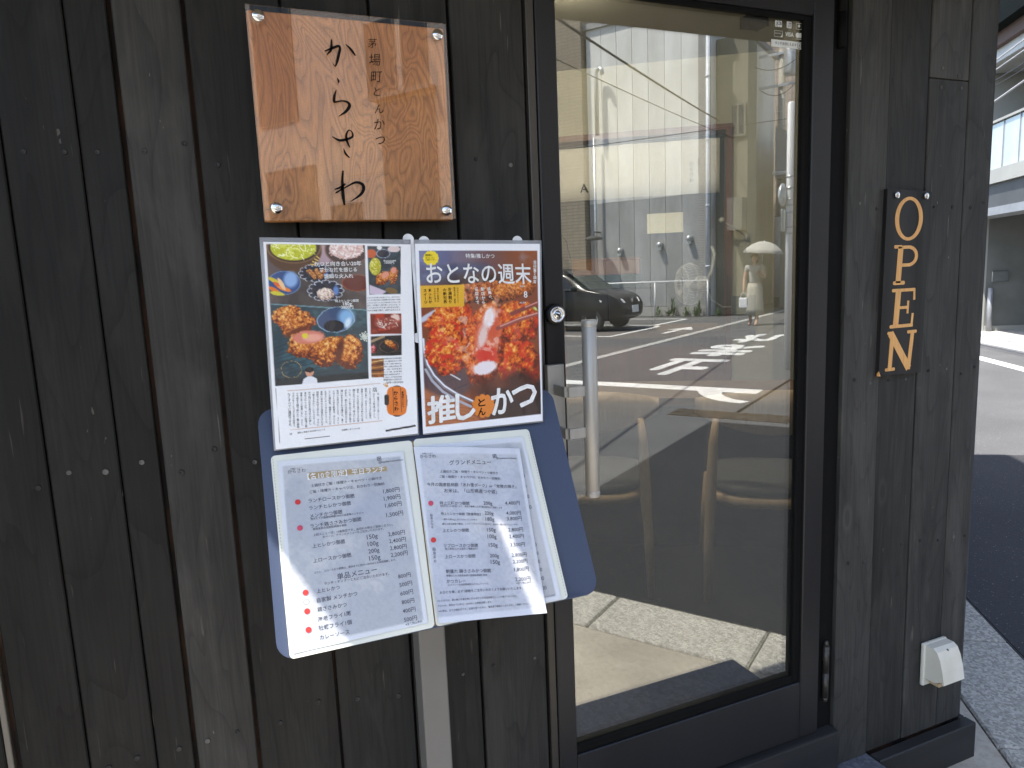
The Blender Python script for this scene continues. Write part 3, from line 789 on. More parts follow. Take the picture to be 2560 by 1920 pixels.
# ============================================================ INTERIOR, square to the road grid
PLASTER = M('warm_plaster', (.50, .47, .36), .9, scale=3)
FLOORM = concrete_mat('dark_floor_tile', (.013, .013, .0125), (.008, .008, .008), rough=.6)
CEIL = M('ceiling_plaster', (.34, .325, .27), .9, scale=3)
REDWOOD = wood_mat('red_brown_timber', (.22, .070, .026), (.14, .040, .014), (1, 1, .06), 40)
OAK = wood_mat('pale_oak', (.46, .305, .165), (.34, .21, .105), (.06, .06, .06), 60)
OAKH = wood_mat('oak_counter', (.25, .15, .075), (.15, .08, .036), (.5, 8, 8), 9)
OAKC = wood_mat('chair_oak', (.66, .48, .29), (.55, .38, .22), (1, 1, .05), 60)
MB().prism([(-4, .131), (1.70, .131), tuple(G(1.10, 1.355).xy), tuple(G(6.0, 1.355).xy), tuple(G(6.0, -6).xy)], .098, axes((0, 0, 0), (1, 0, 0), (0, 1, 0), (0, 0, 1))).build('interior_floor', FLOORM, shop)
MB().prism([(-4, .131), (1.66, .131), tuple(G(1.10, 1.355).xy), tuple(G(6.0, 1.355).xy), tuple(G(6.0, -6).xy)], .05, axes((0, 0, 2.50), (1, 0, 0), (0, 1, 0), (0, 0, 1))).build('ceiling', CEIL, shop)
MB().box((1.3545, .99, .098), (1.345, 6.0, 2.5), GRID).build('interior_side_wall', M('grey_plaster', (.30, .29, .245), .9, scale=3), shop)
MB().box((-5, 5.6, .098), (1.345, 5.7, 2.5), GRID).build('kitchen_wall', M('kitchen_wall', (.16, .16, .15), .7, scale=3), shop)
MB().box((-2.5, .8, .098), (-2.6, 5.6, 2.5), GRID).build('interior_side_wall', PLASTER, shop)
MB().box((1.1105, 3.36, .098), (1.3445, 3.46, 2.5), GRID).box((-2.5, 3.36, 2.1315), (1.1103, 3.46, 2.5), GRID).box((-2.5, 3.36, .098), (-.701, 3.46, 2.1313), GRID).build('partition_wall', PLASTER, shop)
MB().box((1.078, 3.345, .098), (1.110, 3.47, 2.131), GRID).box((-.70, 3.345, 2.098), (1.0778, 3.47, 2.131), GRID).build('opening_frame', REDWOOD, shop)
MB().box((-2.4, 3.40, .098), (1.075, 3.44, .93), GRID).build('kitchen_counter_front', REDWOOD, shop)
MB().box((-2.4, 3.345, .932), (1.075, 4.0, .965), GRID).build('kitchen_counter_top', OAKH, shop)
# ceiling lamps
LAMPON = emit_mat('lamp_glow', (1.0, .72, .42), 4)
LAMPB = M('lamp_body', (.05, .05, .05), .5)
for i, (ss, qq) in enumerate(((1.45, .6), (1.75, -.1), (2.05, .35), (4.5, .45))):
    t = thing('ceiling_lamp', 'warm lit round ceiling lamp %s' % ('above the right-hand chair just inside the door', 'above the left-hand chair inside the door', 'above the counter edge between the other two lamps', 'in the kitchen behind the white shop curtain')[i], 'lamp', G(ss, qq, 2.50), 'round lamps on the restaurant ceiling')
    MB().lathe([(0, 2.488), (.045, 2.488), (.045, 2.499), (0, 2.499)], 20, Matrix.Translation(G(ss, qq))).build('lamp_body', LAMPB, t, G(ss, qq, 2.50))
    MB().lathe([(0, 2.484), (.030, 2.484), (.030, 2.4878), (0, 2.4878)], 20, Matrix.Translation(G(ss, qq))).build('lamp_disc', LAMPON, t, G(ss, qq, 2.50))
    ld = bpy.data.lights.new('lamp_light', 'AREA'); ld.shape = 'DISK'; ld.size = .05; ld.energy = (4.0, 3.6, 10, 6)[i]; ld.color = (1, .91, .79); ld.spread = R(150)
    lo = bpy.data.objects.new('lamp_light', ld); COL.objects.link(lo); lo.parent = t; lo.location = (0, 0, -.0185)
    if i == 2: lo.rotation_euler = (E1*-.9 + Vector((0, 0, .5))).to_track_quat('Z', 'Y').to_euler(); ld.spread = R(165)      # turned to wash the partition
hatch = MB(); hatch.box((.62, 5.56, 1.66), (.93, 5.598, 1.83), GRID)
hatch.build('lit_hatch', emit_mat('hatch_glow', (1.0, .93, .70), .12), shop)
# counter
ct = thing('counter', 'long pale oak eating counter behind the two chairs inside', 'counter', G(2.2, 0, .098))
MB().box((-2.4, 2.02, .76), (1.34, 2.48, .80), GRID, .004).build('counter_top', OAKH, ct, G(2.2, 0, .098))
MB().box((-2.4, 2.16, .098), (1.34, 2.20,   .759), GRID).build('counter_front', DARKWOOD, ct, G(2.2, 0, .098))
# chairs
CUSH = M('grey_seat_fabric', (.105, .105, .105), .95, col2=(.08, .08, .08), scale=90, bmp=.3)
def bent_back(mb, Mx):
    n = 18; vs = []; fs = []
    for i in range(n+1):
        t = -1+2*i/n; x = .275*t; y = -.022+.085*t*t; hh = .074*(1-.72*t*t)+.006; zc = .715+.012*t*t
        for dy, dz in ((-.011, -hh), (-.016, -hh*.3), (-.016, hh*.4), (-.009, hh), (.009, hh), (.011, hh*.4), (.011, -hh*.3), (.008, -hh)):
            vs.append(Mx @ Vector((x, y+dy, zc+dz)))
    k = 8
    for i in range(n):
        for j in range(k): fs.append((i*k+j, i*k+(j+1) % k, (i+1)*k+(j+1) % k, (i+1)*k+j))
    fs.append(tuple(range(k))); fs.append(tuple(n*k+j for j in range(k))[::-1])
    return mb.raw(vs, fs, True)
def seat_slab(mb, Mx, z0, z1, w0, w1, y0, y1, puff=0.0):
    pts = []
    for k in range(28):
        a = 2*PI*k/28; c, s_ = math.cos(a), math.sin(a)
        c = math.copysign(abs(c)**.62, c); s_ = math.copysign(abs(s_)**.62, s_)
        yy = (y0+y1)/2+(y1-y0)/2*s_; w = w0+(w1-w0)*(s_+1)/2
        pts.append((w*c, yy))
    vs = []; rings = [(.985, z0), (1.0, z0+(z1-z0)*.35), (.985, z0+(z1-z0)*.8), (.90, z1), (.5, z1+puff*.8), (.05, z1+puff)]
    cy = (y0+y1)/2
    for f, z in rings: vs += [Mx @ Vector((x*f, cy+(y-cy)*f, z)) for x, y in pts]
    fs = [tuple(range(28))[::-1]]
    for r_ in range(len(rings)-1):
        for k in range(28): fs.append((r_*28+k, r_*28+(k+1) % 28, (r_+1)*28+(k+1) % 28, (r_+1)*28+k))
    fs.append(tuple((len(rings)-1)*28+k for k in range(28)))
    return mb.raw(vs, fs, True)
def chair(q, s_, label, rz=0):
    base = G(s_, q, .098)
    t = thing('dining_chair', label, 'chair', base, 'oak chairs along the counter')
    Mx = Matrix.Translation(base) @ GRID @ Matrix.Rotation(R(rz), 4, 'Z')
    for sx in (-1, 1):
        MB().tube([Mx @ Vector((sx*x, y, z)) for x, y, z in ((.238, -.03, .002), (.232, -.014, .22), (.222, 0, .42), (.215, -.012, .60), (.206, -.004, .69))], [.013, .018, .0205, .017, .011], 14).build('leg', OAKC, t, base)
        MB().tube([Mx @ Vector((sx*x, y, z)) for x, y, z in ((.225, .44, .002), (.212, .425, .22), (.20, .41, .372))], [.013, .018, .020], 14).build('leg', OAKC, t, base)
    seat_slab(MB(), Mx, .362, .402, .215, .232, -.03, .46).build('seat', OAKC, t, base)
    seat_slab(MB(), Mx, .403, .435, .209, .226, -.022, .452, .022).build('cushion', CUSH, t, base)
    bent_back(MB(), Mx).build('backrest', OAKC, t, base)
chair(.402, 1.64, 'oak chair with grey cushion behind the door handle, left of two inside')
chair(1.082, 1.63, 'oak chair with grey cushion nearest the hinge side, right of two inside')

# white shop curtain in the opening
CLOTH = M('off_white_cloth', (.80, .77, .70), .9, col2=(.75, .72, .65), scale=60, bmp=.15)
nr = thing('shop_curtain', 'white cloth shop curtain with small black brush writing inside the glass door', 'curtain', G(3.33, .3, 2.06))
vs = []; fs = []; n = 60
for i in range(n+1):
    q = -.66+1.70*i/n; w = .006*math.sin(i*.55)+.004*math.sin(i*.23+1)
    for z in (2.055, 1.95, 1.85, 1.755): vs.append(G(3.325+w*(2.2-z)*3, q, z))
for i in range(n):
    for j in range(3): fs.append((i*4+j, i*4+j+1, (i+1)*4+j+1, (i+1)*4+j))
o = MB().raw(vs, fs, True).build('cloth', CLOTH, nr, G(3.33, .3, 2.06))
sm = o.modifiers.new('thickness', 'SOLIDIFY'); sm.thickness = .002
MB().tube([G(3.325, -.69, 2.062), G(3.325, 1.077, 2.062)], .008).build('rod', DARKWOOD, nr, G(3.33, .3, 2.06))
# fan on the partition side
FANW = M('white_fan_plastic', (.62, .61, .58), .4, scale=10)
fc = G(3.12, .86, 1.245)
fan = thing('wall_fan', 'white electric fan with a round wire guard above the counter', 'fan', fc)
fdir = (E1*-.35 + E2*-.9).normalized(); fx = Vector((0, 0, 1)).cross(fdir).normalized(); FM = axes(fc, fx, fdir.cross(fx)*-1, fdir)
g_ = MB()
for k in range(36):
    a = 2*PI*k/36
    g_.tube([FM @ Vector((r*math.cos(a), r*math.sin(a), z)) for r, z in ((.03, .062), (.075, .055), (.105, .035), (.117, 0), (.105, -.035), (.05, -.05))], .0015, 5)
for r, z in ((.117, 0), (.095, .045), (.06, .059), (.03, .062)):
    g_.tube([FM @ Vector((r*math.cos(2*PI*k/32), r*math.sin(2*PI*k/32), z)) for k in range(33)], .0022, 6)
g_.build('guard', FANW, fan, fc)
MB().lathe([(0, -.11), (.035, -.11), (.045, -.08), (.045, -.05), (.02, -.03), (.02, .02), (0, .03)], 18, FM).build('motor', FANW, fan, fc)
b_ = MB()
for k in range(5):
    a = 2*PI*k/5
    b_.raw([FM @ Vector((r*math.cos(a+da), r*math.sin(a+da), z)) for r, da, z in ((.02, -.3, .0), (.09, -.35, -.012), (.097, .2, .012), (.02, .3, .01))] + [FM @ Vector((r*math.cos(a+da), r*math.sin(a+da), z-.002)) for r, da, z in ((.02, -.3, .0), (.09, -.35, -.012), (.097, .2, .012), (.02, .3, .01))], [(0, 1, 2, 3), (7, 6, 5, 4), (0, 4, 5, 1), (1, 5, 6, 2), (2, 6, 7, 3), (3, 7, 4, 0)])
b_.build('blades', M('grey_fan_blade', (.25, .26, .27), .4), fan, fc)
MB().tube([fc+Vector((0, 0, .0))-fdir*.09, fc-fdir*.13+Vector((0, 0, .06)), fc-fdir*.15+Vector((0, 0, .16)), G(3.36, 1.0, 1.45)], .010).build('bracket', FANW, fan, fc)
MB().tube([fc-fdir*.10+Vector((0, 0, -.02)), fc-fdir*.13+Vector((0, 0, -.09)), fc-fdir*.2+Vector((0, 0, -.135)), fc-fdir*.34+Vector((0, 0, -.135))], .004, 8).build('cable', FANW, fan, fc)
# wall lamp with thin arm
wl = thing('wall_lamp', 'small white lamp ball on a thin slanting rod by the brown opening frame', 'lamp', G(3.36, 1.2, 1.55))
MB().tube([G(3.2, 1.04, 1.59), G(3.345, 1.19, 1.50)], .0035, 8).build('rod', FANW, wl, G(3.36, 1.2, 1.55))
MB().lathe([(0, -.016), (.012, -.011), (.016, 0), (.012, .011), (0, .016)], 14, Matrix.Translation(G(3.2, 1.04, 1.59))).build('bulb', FANW, wl, G(3.36, 1.2, 1.55))
MB().lathe([(0, -.018), (.012, -.018), (.016, 0), (.012, .018), (0, .018)], 14, Matrix.Translation(G(3.345, 1.19, 1.50))).build('mount', FANW, wl, G(3.36, 1.2, 1.55))
# boxes and papers standing behind the counter
BOXW = wood_mat('cedar_box', (.42, .205, .09), (.30, .13, .05), (1, 1, .2), 30)
b_ = thing('wooden_box', 'orange brown wooden box on the kitchen counter below the white curtain', 'box', G(3.55, .37, 1.29))
MB().box((.17, 3.50, 1.315), (.585, 3.66, 1.405), GRID, .004).build('box_body', BOXW, b_, G(3.55, .37, 1.29))
MB().box((.165, 3.495, 1.405), (.59, 3.665, 1.418), GRID, .003).build('lid', BOXW, b_, G(3.55, .37, 1.29))
cb_ = thing('black_cabinet', 'black cabinet on the kitchen counter carrying green trays and a wooden box', 'cabinet', G(3.55, .3, .966))
MB().box((.12, 3.48, .967), (.66, 3.69, 1.228), GRID, .004).build('cabinet_body', RUBBER, cb_, G(3.55, .3, .966))
MB().box((.13, 3.474, .98), (.385, 3.479, 1.22), GRID, .002).box((.39, 3.474, .98), (.65, 3.479, 1.22), GRID, .002).build('cabinet_doors', DARKW, cb_, G(3.55, .3, .966))
GRN = M('dark_green_lacquer', (.035, .075, .05), .3)
for k, lab in enumerate(('lower dark green tray on the black cabinet', 'upper dark green tray under the orange brown wooden box')):
    tag(MB().box((.16, 3.49, 1.2295+k*.043), (.60, 3.68, 1.2295+k*.043+.041), GRID, .006).build('tray', GRN, None, G(3.58, .38, 1.23)), lab, 'tray')
bag = thing('shoulder_bag', 'black shoulder bag hanging inside the opening left of the wooden box', 'bag', G(3.3, .13, 1.43))
seat_slab(MB(), axes(G(3.30, .13, 1.38), E2, (0, 0, 1), E1*-1), 0, .05, .075, .055, -.14, .05, .01).build('bag_body', RUBBER, bag, G(3.3, .13, 1.43))
MB().tube([G(3.31, .08, 1.42), G(3.32, .10, 1.52), G(3.33, .13, 1.56), G(3.32, .16, 1.52), G(3.31, .18, 1.42)], .004, 8).build('strap', RUBBER, bag, G(3.3, .13, 1.43))
# ============================================================ lettering helpers
_tc = {}
def glyphs(text, bold=0.0, res=2):
    """flat text outline mesh as (verts, faces, width), baseline at 0, one em high"""
    key = (text, bold, res)
    if key in _tc: return _tc[key]
    cu = bpy.data.curves.new('t', 'FONT'); cu.body = text; cu.size = 1.0; cu.resolution_u = res; cu.offset = bold
    ob = bpy.data.objects.new('t', cu); COL.objects.link(ob)
    dg = bpy.context.evaluated_depsgraph_get()
    me = bpy.data.meshes.new_from_object(ob.evaluated_get(dg))
    vs = [(v.co.x, v.co.y) for v in me.vertices]; fs = [tuple(p.vertices) for p in me.polygons]
    bpy.data.meshes.remove(me); bpy.data.objects.remove(ob); bpy.data.curves.remove(cu)
    if vs:
        x0 = min(v[0] for v in vs); x1 = max(v[0] for v in vs); vs = [(x-x0, y) for x, y in vs]; w = x1-x0
    else: w = 1.0
    _tc[key] = (vs, fs, w); return _tc[key]
def h_text(mb, P, s, u0, v0, u1, v1, bold=0.0, hk=1.0, maxh=None):
    """one line of print on the sheet P(u, v): baseline runs from (u0,v0) to (u1,v1), v points down"""
    vs, fs, w = glyphs(s, bold)
    du, dv = u1-u0, v1-v0; L = math.hypot(du, dv); k = L/w; du, dv = du/L, dv/L
    ky = k*hk
    if maxh: ky = min(ky, maxh)
    mb.raw([P(u0 + x*k*du + y*ky*dv, v0 + x*k*dv - y*ky*du) for x, y in vs], fs)
def heavy(mb, F, vs, fs, d, k0=0.0):
    """thick lettering: the outline repeated round a small circle, each copy a hair higher. F(x, y, lift) -> point"""
    for i, (ox, oy) in enumerate([(0, 0)]+[(d*math.cos(2*PI*a/8), d*math.sin(2*PI*a/8)) for a in range(8)]):
        mb.raw([F(x+ox, y+oy, k0+i*.00002) for x, y in vs], fs)
def v_text(mb, P, s, u0, v0, u1, v1, bold=0.0, fill=.94, size=None):
    """characters one below the other along the line (u0,v0)-(u1,v1)"""
    du, dv = u1-u0, v1-v0; L = math.hypot(du, dv); n = len(s); p = L/n; du, dv = du/L, dv/L
    sz = (size or p)*fill
    rot = {'ー': 1, '、': 2, '。': 2, '「': 1, '」': 1, '〜': 1}
    for i, ch in enumerate(s):
        vs, fs, w = glyphs(ch, bold, 1)
        cu_, cv_ = u0+du*p*(i+.5), v0+dv*p*(i+.5)
        mode = rot.get(ch, 0); pts = []
        for x, y in vs:
            x, y = (x-w/2)*sz, (y-.38)*sz
            if mode == 1: x, y = y, -x
            if mode == 2: x, y = x+sz*.4, y+sz*.75
            pts.append(P(cu_ + x*dv - y*du, cv_ - x*du - y*dv))
        mb.raw(pts, fs)

# ============================================================ printed pictures: vertex painted sheets
def vnoise(X, Y, seed):
    xi = np.floor(X).astype(np.int64); yi = np.floor(Y).astype(np.int64); fx = X-xi; fy = Y-yi
    fx = fx*fx*(3-2*fx); fy = fy*fy*(3-2*fy)
    def hsh(a, b):
        n = (a*374761393 + b*668265263 + seed*1274126177) & 0x7fffffff
        n = ((n ^ (n >> 13))*1274126177) & 0x7fffffff
        return ((n ^ (n >> 16)) & 0xffff)/65535.0
    return (hsh(xi, yi)*(1-fx)+hsh(xi+1, yi)*fx)*(1-fy) + (hsh(xi, yi+1)*(1-fx)+hsh(xi+1, yi+1)*fx)*fy
def fbm(X, Y, sc, seed, o=4):
    r = 0; a = .5; t = 0
    for k in range(o):
        r = r + a*vnoise(X*sc*2**k+17*k, Y*sc*2**k+5*k, seed+k); t += a; a *= .55
    return r/t
def srgb(c):
    c = np.asarray(c, float)/255.0
    return np.where(c <= .04045, c/12.92, ((c+.055)/1.055)**2.4)
class Paint:
    """quad of paper: corner coordinates in layout units (for painting) and on the sheet (for the mesh)"""
    def __init__(self, lay, uv, nx, ny, col):
        self.nx, self.ny = nx, ny
        a = np.linspace(0, 1, nx)[None, :]; b = np.linspace(0, 1, ny)[:, None]
        def bil(q): return [(q[0][k]*(1-a)+q[1][k]*a)*(1-b)+(q[2][k]*(1-a)+q[3][k]*a)*b for k in (0, 1)]
        self.X, self.Y = bil(lay); self.U, self.V = bil(uv)
        self.img = np.ones((ny, nx, 3))*np.array(col, float)
    def put(self, mask, col):
        mask = np.clip(mask, 0, 1)[..., None]; self.img = self.img*(1-mask)+np.asarray(col, float)*mask
    def poly(self, pts, col, soft=3.0):
        d = np.full(self.X.shape, 1e9); n = len(pts)
        area = sum(pts[i][0]*pts[(i+1) % n][1]-pts[(i+1) % n][0]*pts[i][1] for i in range(n))
        sg = 1 if area > 0 else -1
        for i in range(n):
            (x0, y0), (x1, y1) = pts[i], pts[(i+1) % n]; L = math.hypot(x1-x0, y1-y0)
            d = np.minimum(d, sg*((x1-x0)*(self.Y-y0)-(y1-y0)*(self.X-x0))/L)
        m = np.clip(d/soft+.5, 0, 1); self.put(m, col); return m
    def ell(self, cx, cy, rx, ry, rot=0.0, wob=0.0, seed=0):
        c, s = math.cos(R(rot)), math.sin(R(rot)); dx, dy = self.X-cx, self.Y-cy
        x, y = (dx*c+dy*s)/rx, (-dx*s+dy*c)/ry; d = np.sqrt(x*x+y*y)
        if wob: d = d + wob*(fbm(self.X, self.Y, 3.2/min(rx, ry), seed)-.5)
        return d
    def oval(self, cx, cy, rx, ry, col, rot=0.0, soft=.06, wob=0.0, seed=0):
        m = np.clip((1-self.ell(cx, cy, rx, ry, rot, wob, seed))/soft+.5, 0, 1); self.put(m, col); return m
    def ring(self, cx, cy, rx, ry, col, w=.08, rot=0.0, wob=0.0, seed=0, a=1.0):
        d = self.ell(cx, cy, rx, ry, rot, wob, seed); self.put(np.clip(1-abs(d-1)/w, 0, 1)*a, col)
    def line(self, pts, w, col, a=1.0):
        for (x0, y0), (x1, y1) in zip(pts, pts[1:]):
            L2 = (x1-x0)**2+(y1-y0)**2; t = np.clip(((self.X-x0)*(x1-x0)+(self.Y-y0)*(y1-y0))/L2, 0, 1)
            d = np.hypot(self.X-x0-t*(x1-x0), self.Y-y0-t*(y1-y0)); self.put(np.clip((w-d)/(w*.5)+.5, 0, 1)*a, col)
    def crumb(self, cx, cy, rx, ry, rot, seed, pal=((92, 34, 10), (186, 92, 28), (226, 150, 62), (250, 206, 130)), wob=.5, red=0.0):
        """a piece of breaded fried cutlet, as printed in the picture"""
        d = self.ell(cx, cy, rx, ry, rot, wob, seed); m = np.clip((1-d)/.08+.5, 0, 1)
        n = fbm(self.X, self.Y, 5.0/min(rx, ry), seed+3, 5); n2 = fbm(self.X+self.Y*.4, self.Y*.7, 16.0/min(rx, ry), seed+9, 3)
        lit = ((cx-self.X)/rx*.35+(cy-self.Y)/ry*.5)*.52+.5
        f = np.clip((n-.5)*1.5+(n2-.5)*.95+lit-.75*np.clip(d-.62, 0, 1)-.06, 0, 1)
        p = np.array(pal, float); xs = (0, .36, .66, 1)
        c = np.stack([np.interp(f, xs, p[:, k]) for k in range(3)], -1)
        if red:
            r_ = np.clip((fbm(self.X, self.Y, 4.5/min(rx, ry), seed+20, 3)-.46)*6, 0, 1)[..., None]*red
            c = c*(1-r_)+np.array((206, 40, 18))*r_
        mk = m[..., None]; self.img = self.img*(1-mk)+c*mk
    def shreds(self, cx, cy, rx, ry, cols, seed, n=60, w=3.0):
        rg = random.Random(seed)
        self.oval(cx, cy, rx, ry, cols[0])
        for k in range(n):
            a = rg.uniform(0, 2*PI); r_ = math.sqrt(rg.random()); x, y = cx+rx*.9*r_*math.cos(a), cy+ry*.85*r_*math.sin(a)
            b = rg.uniform(0, PI); l = rx*rg.uniform(.08, .2); bend = rg.uniform(-.6, .6)
            p = [(x+l*t*math.cos(b+bend*t), y+l*t*math.sin(b+bend*t)) for t in (-1, -.3, .3, 1)]
            self.line(p, w, rg.choice(cols), .9)
    def mesh(self, name, P, mat, parent, loc, curl=None):
        nx, ny = self.nx, self.ny
        n1 = (self.img + (fbm(self.X, self.Y, .9, 77, 1)[..., None]-.5)*5)
        rgba = np.ones((ny*nx, 4), np.float32); rgba[:, :3] = srgb(np.clip(n1, 0, 255)).reshape(-1, 3)
        pts = [P(u, v) for u, v in zip(self.U.ravel(), self.V.ravel())]
        co = np.array(pts, np.float32)-np.array(loc, np.float32)
        i = np.arange(nx*ny).reshape(ny, nx)
        quads = np.stack([i[:-1, :-1], i[1:, :-1], i[1:, 1:], i[:-1, 1:]], -1).reshape(-1, 4)
        me = bpy.data.meshes.new(name)
        me.vertices.add(nx*ny); me.vertices.foreach_set('co', co.ravel())
        me.loops.add(quads.size); me.loops.foreach_set('vertex_index', quads.ravel().astype(np.int32))
        me.polygons.add(len(quads)); me.polygons.foreach_set('loop_start', np.arange(0, quads.size, 4, dtype=np.int32))
        me.update(calc_edges=True); me.validate()
        ca = me.color_attributes.new('print', 'FLOAT_COLOR', 'POINT'); ca.data.foreach_set('color', rgba.ravel())
        me.polygons.foreach_set('use_smooth', np.ones(len(quads), bool))
        me.materials.append(mat)
        return link(name, me, parent, loc)
PRINT = vcol_mat('laminated_print')
PAGE = vcol_mat('menu_page_print', .35, .25)
FILM = glassy('clear_laminate_film', (.93, .94, .95), .06, .12, .30)
VINYL = M('cream_vinyl', (.74, .735, .62), .35, col2=(.68, .68, .58), scale=12, coat=.3)

# ============================================================ wooden name board
ZEL = keyaki_mat()
sg = thing('name_board', 'square orange brown wooden sign with black brush lettering under clear acrylic', 'sign', (.23, -.02, 1.57))
MB().box((.084, -.036, 1.419), (.379, -.012, 1.717), None, .0015).build('board', ZEL, sg, (.23, -.02, 1.57))
MB().box((.10, -.0118, 1.44), (.36, .0, 1.70)).build('back_batten', DARKWOOD, sg, (.23, -.02, 1.57))
ACRY = glassy('clear_acrylic', (.97, .97, .97), .06)
MB().box((.0815, -.0475, 1.4195), (.3795, -.0435, 1.7205)).build('cover_plate', ACRY, sg, (.23, -.02, 1.57))
for (x, z) in ((.0975, 1.705), (.364, 1.702), (.100, 1.437), (.364, 1.433)):
    MB().lathe([(0, -.036), (.005, -.036), (.005, -.0432), (.0085, -.0478), (.0085, -.052), (.0078, -.0532), (0, -.0532)][::1], 24, axes((x, 0, z), (1, 0, 0), (0, 0, 1), (0, 1, 0))).build('standoff_bolt', CHROME, sg, (.23, -.02, 1.57))
def signP(u, v): return Vector((.081+u, -.0482, 1.419+v))
ink = MB()
for st in STROKES:                                   # brush strokes: smooth curve through the points with changing width
    pts = []
    for i in range(len(st)-1):
        p0, p1, p2, p3 = st[max(i-1, 0)], st[i], st[i+1], st[min(i+2, len(st)-1)]
        for k in range(6):
            t = k/6; pts.append(tuple(.5*((2*b)+(c-a)*t+(2*a-5*b+4*c-d)*t*t+(3*b-a-3*c+d)*t**3) for a, b, c, d in zip(p0, p1, p2, p3)))
    pts.append(st[-1])
    L, Rr = [], []
    for i, (x, y, w) in enumerate(pts):
        dx = pts[min(i+1, len(pts)-1)][0]-pts[max(i-1, 0)][0]; dy = pts[min(i+1, len(pts)-1)][1]-pts[max(i-1, 0)][1]; l = math.hypot(dx, dy) or 1
        w = max(w, .0004)*.62; L.append((x-dy/l*w, y+dx/l*w)); Rr.append((x+dy/l*w, y-dx/l*w))
    n = len(pts)
    ink.raw([signP(*p) for p in L+Rr], [(i, i+1, n+i+1, n+i) for i in range(n-1)])
    for x, y, w in (st[0], st[-1]):
        ink.raw([signP(x+w*.7*math.cos(a), y+w*.7*math.sin(a)) + Vector((0, -.00005, 0)) for a in [2*PI*k/10 for k in range(10)]], [tuple(range(10))])
for ch, u0, v0, u1, v1 in SIGN_SMALL:
    vs_, fs_, w_ = glyphs(ch, 0, 3); k = (u1-u0)/w_*.92
    ink.raw([signP(u0 + (x + (y-.35)*.10)*k, (v0+v1)/2 + y*k - .001 + x*k*.10) for x, y in vs_], fs_)
ink.build('brush_lettering', INK, sg, (.23, -.02, 1.57))

# ============================================================ OPEN sign
BLKB = M('black_stained_board', (.030, .028, .027), .5, col2=(.010, .0095, .0095), scale=26, stretch=(1, 1, .05), bmp=.2, spec=.2)
PINE = wood_mat('bare_pine_letter', (.80, .43, .145), (.68, .335, .10), (1, 1, .06), 55, .5)
op = thing('open_sign', 'tall black wooden board with orange OPEN letters down it', 'sign', (1.44, -.015, 1.27))
OL = (1.44, -.015, 1.27)
bd = [(1.3785, 1.479), (1.3712, 1.0665), (1.5065, 1.0635), (1.5165, 1.4735)]
MB().prism([(x, z) for x, z in bd][::-1], .026, front(0, -.004, 0)).build('board', BLKB, op, OL)
MB().raw([(1.3709, -.0305, 1.066), (1.377, -.0305, 1.066), (1.3709, -.0305, 1.078), (1.3708, -.018, 1.066), (1.3708, -.018, 1.072)], [(0, 1, 2), (0, 2, 4, 3)]).build('chipped_corner', PINE, op, OL)
def openP(x, z): return Vector((x, -.0305, z))
def strip(poly):                                   # flat letter piece with a little thickness
    return poly
def letter(polys):
    mb = MB()
    for p in polys: mb.prism(p, .0012, front(0, -.0300, 0))
    mb.build('letter', PINE, op, OL)
def ringpoly(cx, cz, rx, rz, ix, iz, rot=0, n=44):
    vs = []; fs = []
    for k in range(n):
        a = 2*PI*k/n; c, s_ = math.cos(a), math.sin(a)
        for (ax, az) in ((rx, rz), (ix, iz)):
            x, z = ax*c, az*s_
            vs.append(Vector((cx+x*math.cos(rot)-z*math.sin(rot), -.0312, cz+x*math.sin(rot)+z*math.cos(rot))))
    for k in range(n):
        a, b = 2*k, 2*((k+1) % n); fs.append((a, b, b+1, a+1))
    m = len(vs); vs2 = vs + [v+Vector((0, .0011, 0)) for v in vs]
    for k in range(n):
        a, b = 2*k, 2*((k+1) % n); fs += [(a, m+a, m+b, b), (a+1, b+1, m+b+1, m+a+1)]
    return MB().raw(vs2, fs)
ringpoly(1.4475, 1.4145,   .0435, .0478, .0312, .0408, R(-2)).build('letter', PINE, op, OL)
def bar(x0, z0, x1, z1, w): # slanted bar polygon
    dx, dz = x1-x0, z1-z0; l = math.hypot(dx, dz); nx, nz = -dz/l*w/2, dx/l*w/2
    return [(x0-nx, z0-nz), (x1-nx, z1-nz), (x1+nx, z1+nz), (x0+nx, z0+nz)]
def serif(cx, cz, w, h, t=0): return rrect(cx-w/2, cz-h/2, cx+w/2, cz+h/2, h*.42, 3)
# P
pb = [(1.4235, 1.3555)] + [(1.450+.0305*math.cos(R(a)), 1.3325+.0235*math.sin(R(a))) for a in range(88, -91, -12)] + [(1.4235, 1.309)]
pin = [(1.4235, 1.3485)] + [(1.449+.0215*math.cos(R(a)), 1.3325+.0163*math.sin(R(a))) for a in range(88, -91, -12)] + [(1.4235, 1.3165)]
mbp = MB()
vs = [Vector((x, -.0312, z)) for x, z in pb+pin]; n = len(pb)
mbp.raw(vs, [(i, i+1, n+i+1, n+i) for i in range(n-1)])
for p in (bar(1.4205, 1.2735, 1.4255, 1.3535, .0158), serif(1.417, 1.3535, .025, .0075), serif(1.4235, 1.2735, .037, .0085)): mbp.prism(p, .0013, front(0, -.0300, 0))
mbp.build('letter', PINE, op, OL)
